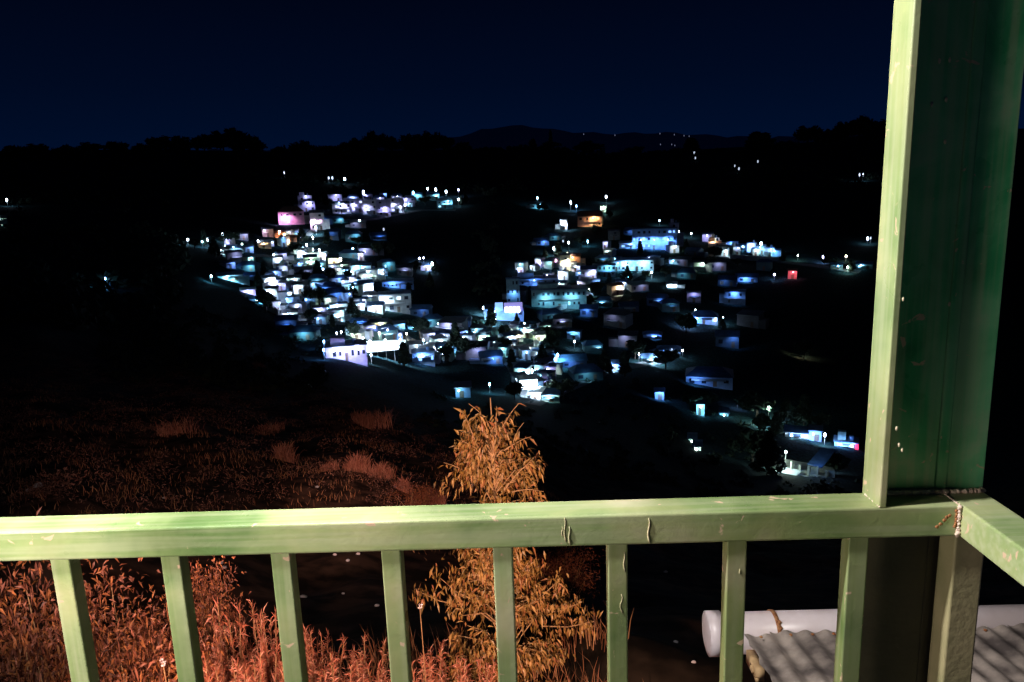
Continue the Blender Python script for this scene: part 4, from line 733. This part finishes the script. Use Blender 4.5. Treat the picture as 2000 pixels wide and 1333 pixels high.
# street lamps: px, row of the lamp, height in rows, colour, energy
LP = [(556, 339, 10, 'w', .1), (643, 349, 10, 'w', .1), (650, 349, 10, 'w', .1), (674, 351, 10, 'w', .15), (712, 378, 30, 'l', 1.0), (703, 432, 10, 'w', .2), (836, 370, 14, 'w', .3), (852, 372, 14, 'w', .3), (808, 378, 14, 'c', .3), (872, 376, 14, 'w', .4), (896, 372, 12, 'l', .3), (896, 391, 12, 'w', .15), (792, 402, 10, 'w', .3),
      (368, 470, 10, 'w', .2), (406, 470, 10, 'w', .15), (416, 473, 14, 'w', .4), (436, 460, 14, 'w', .3), (441, 484, 10, 'w', .3), (396, 474, 10, 'c', .15), (474, 480, 10, 'g', .15), (505, 472, 10, 'w', .2), (414, 542, 12, 'c', .3), (547, 455, 10, 'o', .8), (556, 460, 10, 'o', .4), (579, 455, 10, 'y', .3), (592, 454, 10, 'y', .3), (564, 473, 8, 'o', .4), (618, 446, 14, 'w', 2.0), (655, 452, 12, 'w', .3),
      (600, 480, 12, 'w', .6), (612, 466, 12, 'w', .6), (588, 494, 12, 'w', .6), (612, 489, 12, 'w', .6), (625, 490, 14, 'w', .9), (636, 499, 12, 'w', .5), (608, 506, 12, 'g', .8), (505, 520, 10, 'w', .2), (536, 500, 10, 'w', .3), (690, 488, 10, 'c', .2), (666, 508, 12, 'y', .8), (748, 537, 12, 'w', .8), (738, 528, 12, 'w', .7), (620, 530, 10, 'g', .5), (632, 528, 10, 'w', .5),
      (820, 506, 10, 'l', .3), (828, 505, 10, 'l', .3), (845, 516, 16, 'w', 1.4), (857, 636, 10, 'w', .15), (742, 655, 12, 'y', .4), (795, 655, 12, 'y', .3), (783, 660, 10, 'b', .3), (668, 657, 8, 'w', .3), (659, 660, 8, 'l', .2), (710, 668, 10, 'w', .8), (828, 668, 12, 'w', .5), (850, 668, 12, 'w', .7), (634, 675, 10, 'b', .3), (634, 694, 10, 'b', .3), (726, 702, 10, 'w', .3), (750, 450, 8, 'w', 0),
      (927, 653, 14, 'w', 1.0), (910, 672, 16, 'w', .8), (884, 682, 10, 'c', .3), (1025, 634, 20, 'w', 1.0), (980, 642, 10, 'g', .4), (1013, 574, 10, 'c', .1), (945, 605, 10, 'w', 1.2), (954, 620, 10, 'g', .8), (968, 628, 8, 'w', .9), (1090, 692, 26, 'c', 1.3), (1122, 674, 8, 'w', .2), (1186, 712, 14, 'w', 1.1), (1040, 724, 20, 'w', 1.6), (957, 760, 10, 'c', .2),
      (1115, 397, 16, 'w', .5), (1126, 404, 10, 'b', .3), (1184, 386, 12, 'w', .2), (1175, 408, 12, 'g', .7), (1050, 388, 16, 'c', .4), (1104, 438, 12, 'w', .9), (1100, 472, 10, 'w', 0), (1111, 475, 16, 'w', .5), (1082, 486, 16, 'w', .6), (1054, 513, 10, 'l', .6), (1108, 496, 18, 'y', 1.6), (1148, 474, 8, 'c', .3), (1288, 432, 10, 'w', .2), (1325, 454, 10, 'w', .3), (1273, 533, 14, 'w', .5), (1350, 458, 8, 'w', .15), (1312, 690, 8, 'w', 0),
      (1486, 478, 22, 'w', .7), (1418, 480, 10, 'w', .6), (1558, 502, 8, 'g', .15), (1607, 504, 10, 'l', .3), (1655, 526, 8, 'g', .2), (1652, 504, 8, 'y', .05), (1512, 540, 8, 'l', .15), (1694, 468, 10, 'w', .15), (1700, 467, 10, 'w', 0), (1678, 344, 12, 'w', .1), (1685, 343, 12, 'w', .15), (1341, 625, 16, 'l', .8), (1358, 612, 8, 'w', .3), (1397, 630, 8, 'w', .1), (1411, 626, 8, 'w', .15), (1333, 692, 8, 'w', .1),
      (1564, 684, 12, 'o', .5), (1282, 692, 20, 'w', 1.4), (1248, 697, 10, 'w', .4), (1500, 796, 36, 'g', 1.4), (1487, 820, 10, 'g', .3), (1520, 826, 10, 'g', .3), (1526, 806, 14, 'g', .4), (1610, 858, 12, 'w', .4), (1508, 900, 16, 'g', .3), (1534, 892, 14, 'g', .3), (1600, 912, 10, 'w', .25), (193, 554, 10, 'c', .12), (208, 554, 8, 'b', .08), (15, 394, 10, 'w', .2), (1440, 792, 8, 'l', .1),
      (1140, 263, 12, 'w', 0), (1356, 300, 6, 'w', 0), (1358, 310, 6, 'w', 0), (1480, 317, 6, 'w', 0), (1443, 331, 6, 'c', 0), (1435, 326, 6, 'c', 0), (1982, 254, 8, 'c', 0)]
FARL = [(1140, 263), (1201, 265), (1289, 262), (1290, 283), (1312, 283), (1318, 285), (1336, 266), (1346, 267), (1317, 264)]
for (x, y, hp, c, E) in LP:
    if y < 290 and x < 1900: continue
    lamp(x, y, hp, c, E, h=.95)
for (x, y) in FARL:     # lamps on the far mountain
    phi, e_ = dirE(x, y); D = 3000 if y < 275 else 2900; e2 = empty('street_lamp', (D * math.sin(phi), D * math.cos(phi), D * e_ - 12), -phi)
    q = MB(); q.tube([(0, 1.5, -6), (0, 1.5, 12)], .3, 6); q.build('pole', STEEL, e2); lens(e2, (0, 0, 12), 1.1, 5, 'far', 'lamp_head')
    ITEMS.append([e2, x, y, 'street lamp', 'pinprick lamp', 'pinprick lamp on the far mountain, %s from the left' % ORD[sorted(FARL).index((x, y))]])
# small huts packed between the lit houses, retaining walls, roads
HUT = []
for (cx, cy, rx, ry, n_) in ((560, 580, 50, 40, 10), (620, 520, 50, 30, 10), (715, 575, 40, 45, 10), (740, 405, 80, 16, 8), (950, 675, 60, 18, 8), (1035, 670, 45, 30, 8), (1110, 560, 60, 40, 8), (1250, 510, 70, 26, 6), (1455, 490, 60, 14, 6), (680, 625, 60, 16, 6), (560, 470, 40, 14, 5), (1040, 745, 36, 24, 6), (830, 700, 50, 16, 5), (650, 560, 70, 60, 14), (500, 500, 60, 30, 8), (1060, 560, 50, 40, 8), (1180, 560, 60, 30, 8), (880, 680, 60, 24, 7), (1020, 720, 60, 24, 7), (740, 660, 60, 14, 5)):
    for k in range(n_):
        x, y = cx + rng.uniform(-rx, rx), cy + rng.uniform(-ry, ry); D = place(x, y)[1]; q_ = 1450 / D
        H(x, y, q_ * rng.uniform(2.6, 5), q_ * rng.uniform(2.3, 4.5), ['white', 'cream', 'greenish', 'lilac', 'grey'][rng.integers(0, 5)], 'bwg'[rng.integers(0, 3)], ['shed', 'flat', 'gable'][rng.integers(0, 3)], 'wcbgl'[rng.integers(0, 5)], float(rng.choice([.15, .4, .7, 1.0])), yaw=rng.uniform(-.7, .7), wlit=.4, name='hut', dep=rng.uniform(.6, 1.1))
for (x0, y0, x1, y1, h_) in ((515, 566, 560, 545, 2.2), (530, 603, 545, 622, 2.5), (545, 624, 600, 628, 1.8), (700, 625, 745, 632, 2), (985, 690, 1080, 702, 1.8), (1085, 610, 1150, 592, 2), (1425, 506, 1520, 512, 2)):
    pa, pb_ = place(x0, y0)[0], place(x1, y1)[0]; c = (pa + pb_) / 2; dd = pb_ - pa; o = MB(); Lw = math.hypot(dd[0], dd[1]); nsg = 6
    for k in range(nsg):
        z_ = pa[2] + dd[2] * (k + .5) / nsg - c[2]; o.box((-Lw / 2 + Lw * (k + .5) / nsg, .003 * k, z_ + h_ / 2 - 1.2), (Lw / nsg + .01, .5, h_ + 2.4))
    ob = o.build('retaining_wall', wm('white')); ob.location = c; ob.rotation_euler = (0, 0, math.atan2(dd[1], dd[0])); ITEMS.append([ob, (x0 + x1) / 2, (y0 + y1) / 2, 'wall', 'pale retaining wall', None])
ROADM = mat('road_concrete', (.16, .18, .19), .9, (.08, .09, .10), 1.2, detail=8)
for pts in (((440, 505), (520, 500), (580, 515), (600, 560), (570, 600), (600, 630), (680, 635), (760, 625), (790, 660), (880, 700), (960, 695), (1000, 715), (1040, 792)), ((1000, 715), (1090, 640), (1080, 612), (1200, 590), (1230, 545), (1320, 505), (1400, 500), (1540, 515), (1700, 535)), ((600, 462), (640, 430), (720, 432), (820, 412), (900, 412)), ((1040, 792), (1180, 730), (1240, 716), (1300, 706))):
    P = []
    for (a_, b_) in zip(pts, pts[1:]):
        for k in range(8):
            x, y = a_[0] + (b_[0] - a_[0]) * k / 8, a_[1] + (b_[1] - a_[1]) * k / 8; P.append(place(x, y)[0])
    P = np.array(P); P[1:-1] = (P[:-2] + P[1:-1] * 2 + P[2:]) / 4; q = MB(); vs = []
    for k in range(len(P)):
        t = P[min(k + 1, len(P) - 1)] - P[max(k - 1, 0)]; nv = np.array([-t[1], t[0]]); nv /= np.linalg.norm(nv)
        for sd in (-2, -.7, .7, 2): x, y = P[k][0] + nv[0] * sd, P[k][1] + nv[1] * sd; vs.append((x, y, G(x, y) + .22))
    q.add(vs, [(4 * k + j, 4 * k + j + 1, 4 * k + 5 + j, 4 * k + 4 + j) for k in range(len(P) - 1) for j in range(3)]); tag(q.build('road', ROADM), kind='structure')
# dim infill houses
INF = [(640, 440), (660, 436), (700, 446), (650, 470), (690, 474), (720, 500), (740, 470), (680, 505), (470, 470), (640, 575), (620, 560), (600, 545), (655, 590), (760, 530), (790, 540), (820, 620), (850, 640), (880, 655), (900, 640), (760, 668), (930, 705), (960, 712), (1080, 630), (1100, 640), (1150, 620), (1180, 600), (1200, 640), (1230, 610), (1160, 690), (1225, 680), (1120, 720), (1150, 745), (1010, 590), (1060, 480), (1085, 470), (1200, 470), (1230, 460), (1175, 515), (1330, 520), (1350, 500), (1340, 545), (1400, 530), (1420, 560), (1490, 530), (1250, 570), (1280, 600), (1310, 610), (1460, 640), (1420, 680), (480, 530), (460, 515), (560, 650), (590, 665)]
for i, (x, y) in enumerate(INF):
    D = place(x, y)[1]; k = 1450 / D; H(x, y, k * rng.uniform(6, 9), k * rng.uniform(3.4, 5.5), ['dull_blue', 'dull_teal', 'dull_grey'][i % 3], 'bbg'[i % 3], ['gable', 'hip', 'shed'][i % 3], 'bcl'[i % 3], (.2, .28, .12, .08)[i % 4] * (.45 if x > 1150 else 1), yaw=rng.uniform(-.5, .5), wlit=.12)
# trees among the houses
TT = [(588, 548), (600, 552), (640, 555), (622, 548), (690, 575), (680, 545), (560, 505), (575, 495), (516, 540), (505, 560), (520, 610), (610, 630), (625, 600), (650, 640), (690, 625), (690, 660), (760, 655), (820, 660), (800, 590), (840, 560), (740, 500), (760, 500), (700, 480), (640, 480), (590, 470), (640, 405), (625, 400), (830, 400), (900, 400), (910, 395), (985, 662), (985, 690), (915, 700), (890, 670), (1010, 640), (1070, 660), (1085, 665), (1080, 690), (1000, 720), (1060, 720), (1005, 780), (1080, 775), (1100, 780), (960, 640), (1060, 740), (1150, 600), (1160, 585), (1170, 570), (1190, 550), (1225, 550), (1260, 545), (1300, 540), (1135, 480), (1090, 500), (1065, 500), (1165, 460), (1190, 425), (1060, 415), (1250, 500), (1340, 490), (1395, 505), (1390, 520), (1440, 520), (1530, 510), (1410, 640), (1340, 650), (1240, 700), (1300, 720), (1220, 735), (1180, 730), (1380, 800), (1350, 800), (1478, 820), (1515, 850), (1535, 838), (1550, 840), (1490, 850), (1600, 840), (1570, 830), (1500, 925), (1625, 925), (1470, 905), (450, 480), (400, 480), (420, 500), (380, 485), (870, 705), (900, 695), (790, 715), (850, 530), (812, 530), (1570, 700), (1620, 520), (1660, 530)]
for i, (x, y) in enumerate(TT):
    p, D = place(x, y + 2); sh = ['round', 'round', 'wide', 'tall', 'cone'][i % 5]
    o = put_tree(sh, p - np.array([0, 0, .4]), rng.uniform(4.5, 8.5), None, None, rng.uniform(.9, 1.2)); ITEMS.append([o, x, y, 'tree', 'dark ' + {'round': 'rounded', 'wide': 'spreading', 'tall': 'slender', 'cone': 'pointed'}[sh] + ' tree', None])
# labels that single each thing out: nearest landmark, side, rank
bucket = {}
for it in ITEMS:
    o, x, y, cat, desc, lb = it
    cat2 = 'hut' if o.name.startswith('hut') else 'shop' if o.name.startswith('shop') else 'apartment block' if o.name.startswith('apart') else 'school' if o.name.startswith('school') else 'hall' if o.name.startswith('long_hall') else cat
    o['category'] = cat2
    o['group'] = {'house': 'houses of the hillside town', 'street lamp': 'street lamps of the town', 'tree': 'trees among the houses', 'hut': 'huts between the houses', 'wall': 'retaining walls of the town'}.get(cat, 'buildings of the hillside town')
    if lb: o['label'] = lb; continue
    lx, ly, ln = min(LMK, key=lambda m: (m[0] - x) ** 2 + 2.2 * (m[1] - y) ** 2); dx, dy = x - lx, (y - ly) * 1.5
    side = ('right of' if dx > 0 else 'left of') if abs(dx) > abs(dy) else ('downhill of' if dy > 0 else 'uphill of')
    bucket.setdefault((desc, side, ln), []).append(((dx * dx + dy * dy), o))
for (desc, side, ln), v in bucket.items():
    v.sort(key=lambda t: t[0])
    for i, (_, o) in enumerate(v):
        o['label'] = desc + (', ' + (['nearest', 'second', 'third', 'fourth', 'fifth', 'sixth', 'seventh', 'eighth'][min(i, 7)]) + ' one' if len(v) > 1 else '') + ' ' + side + ' ' + ln
for l_ in TP.values():
    for pr in l_:
        if not pr[1]:
            for c in list(pr[0].children): bpy.data.objects.remove(c)
            bpy.data.objects.remove(pr[0])
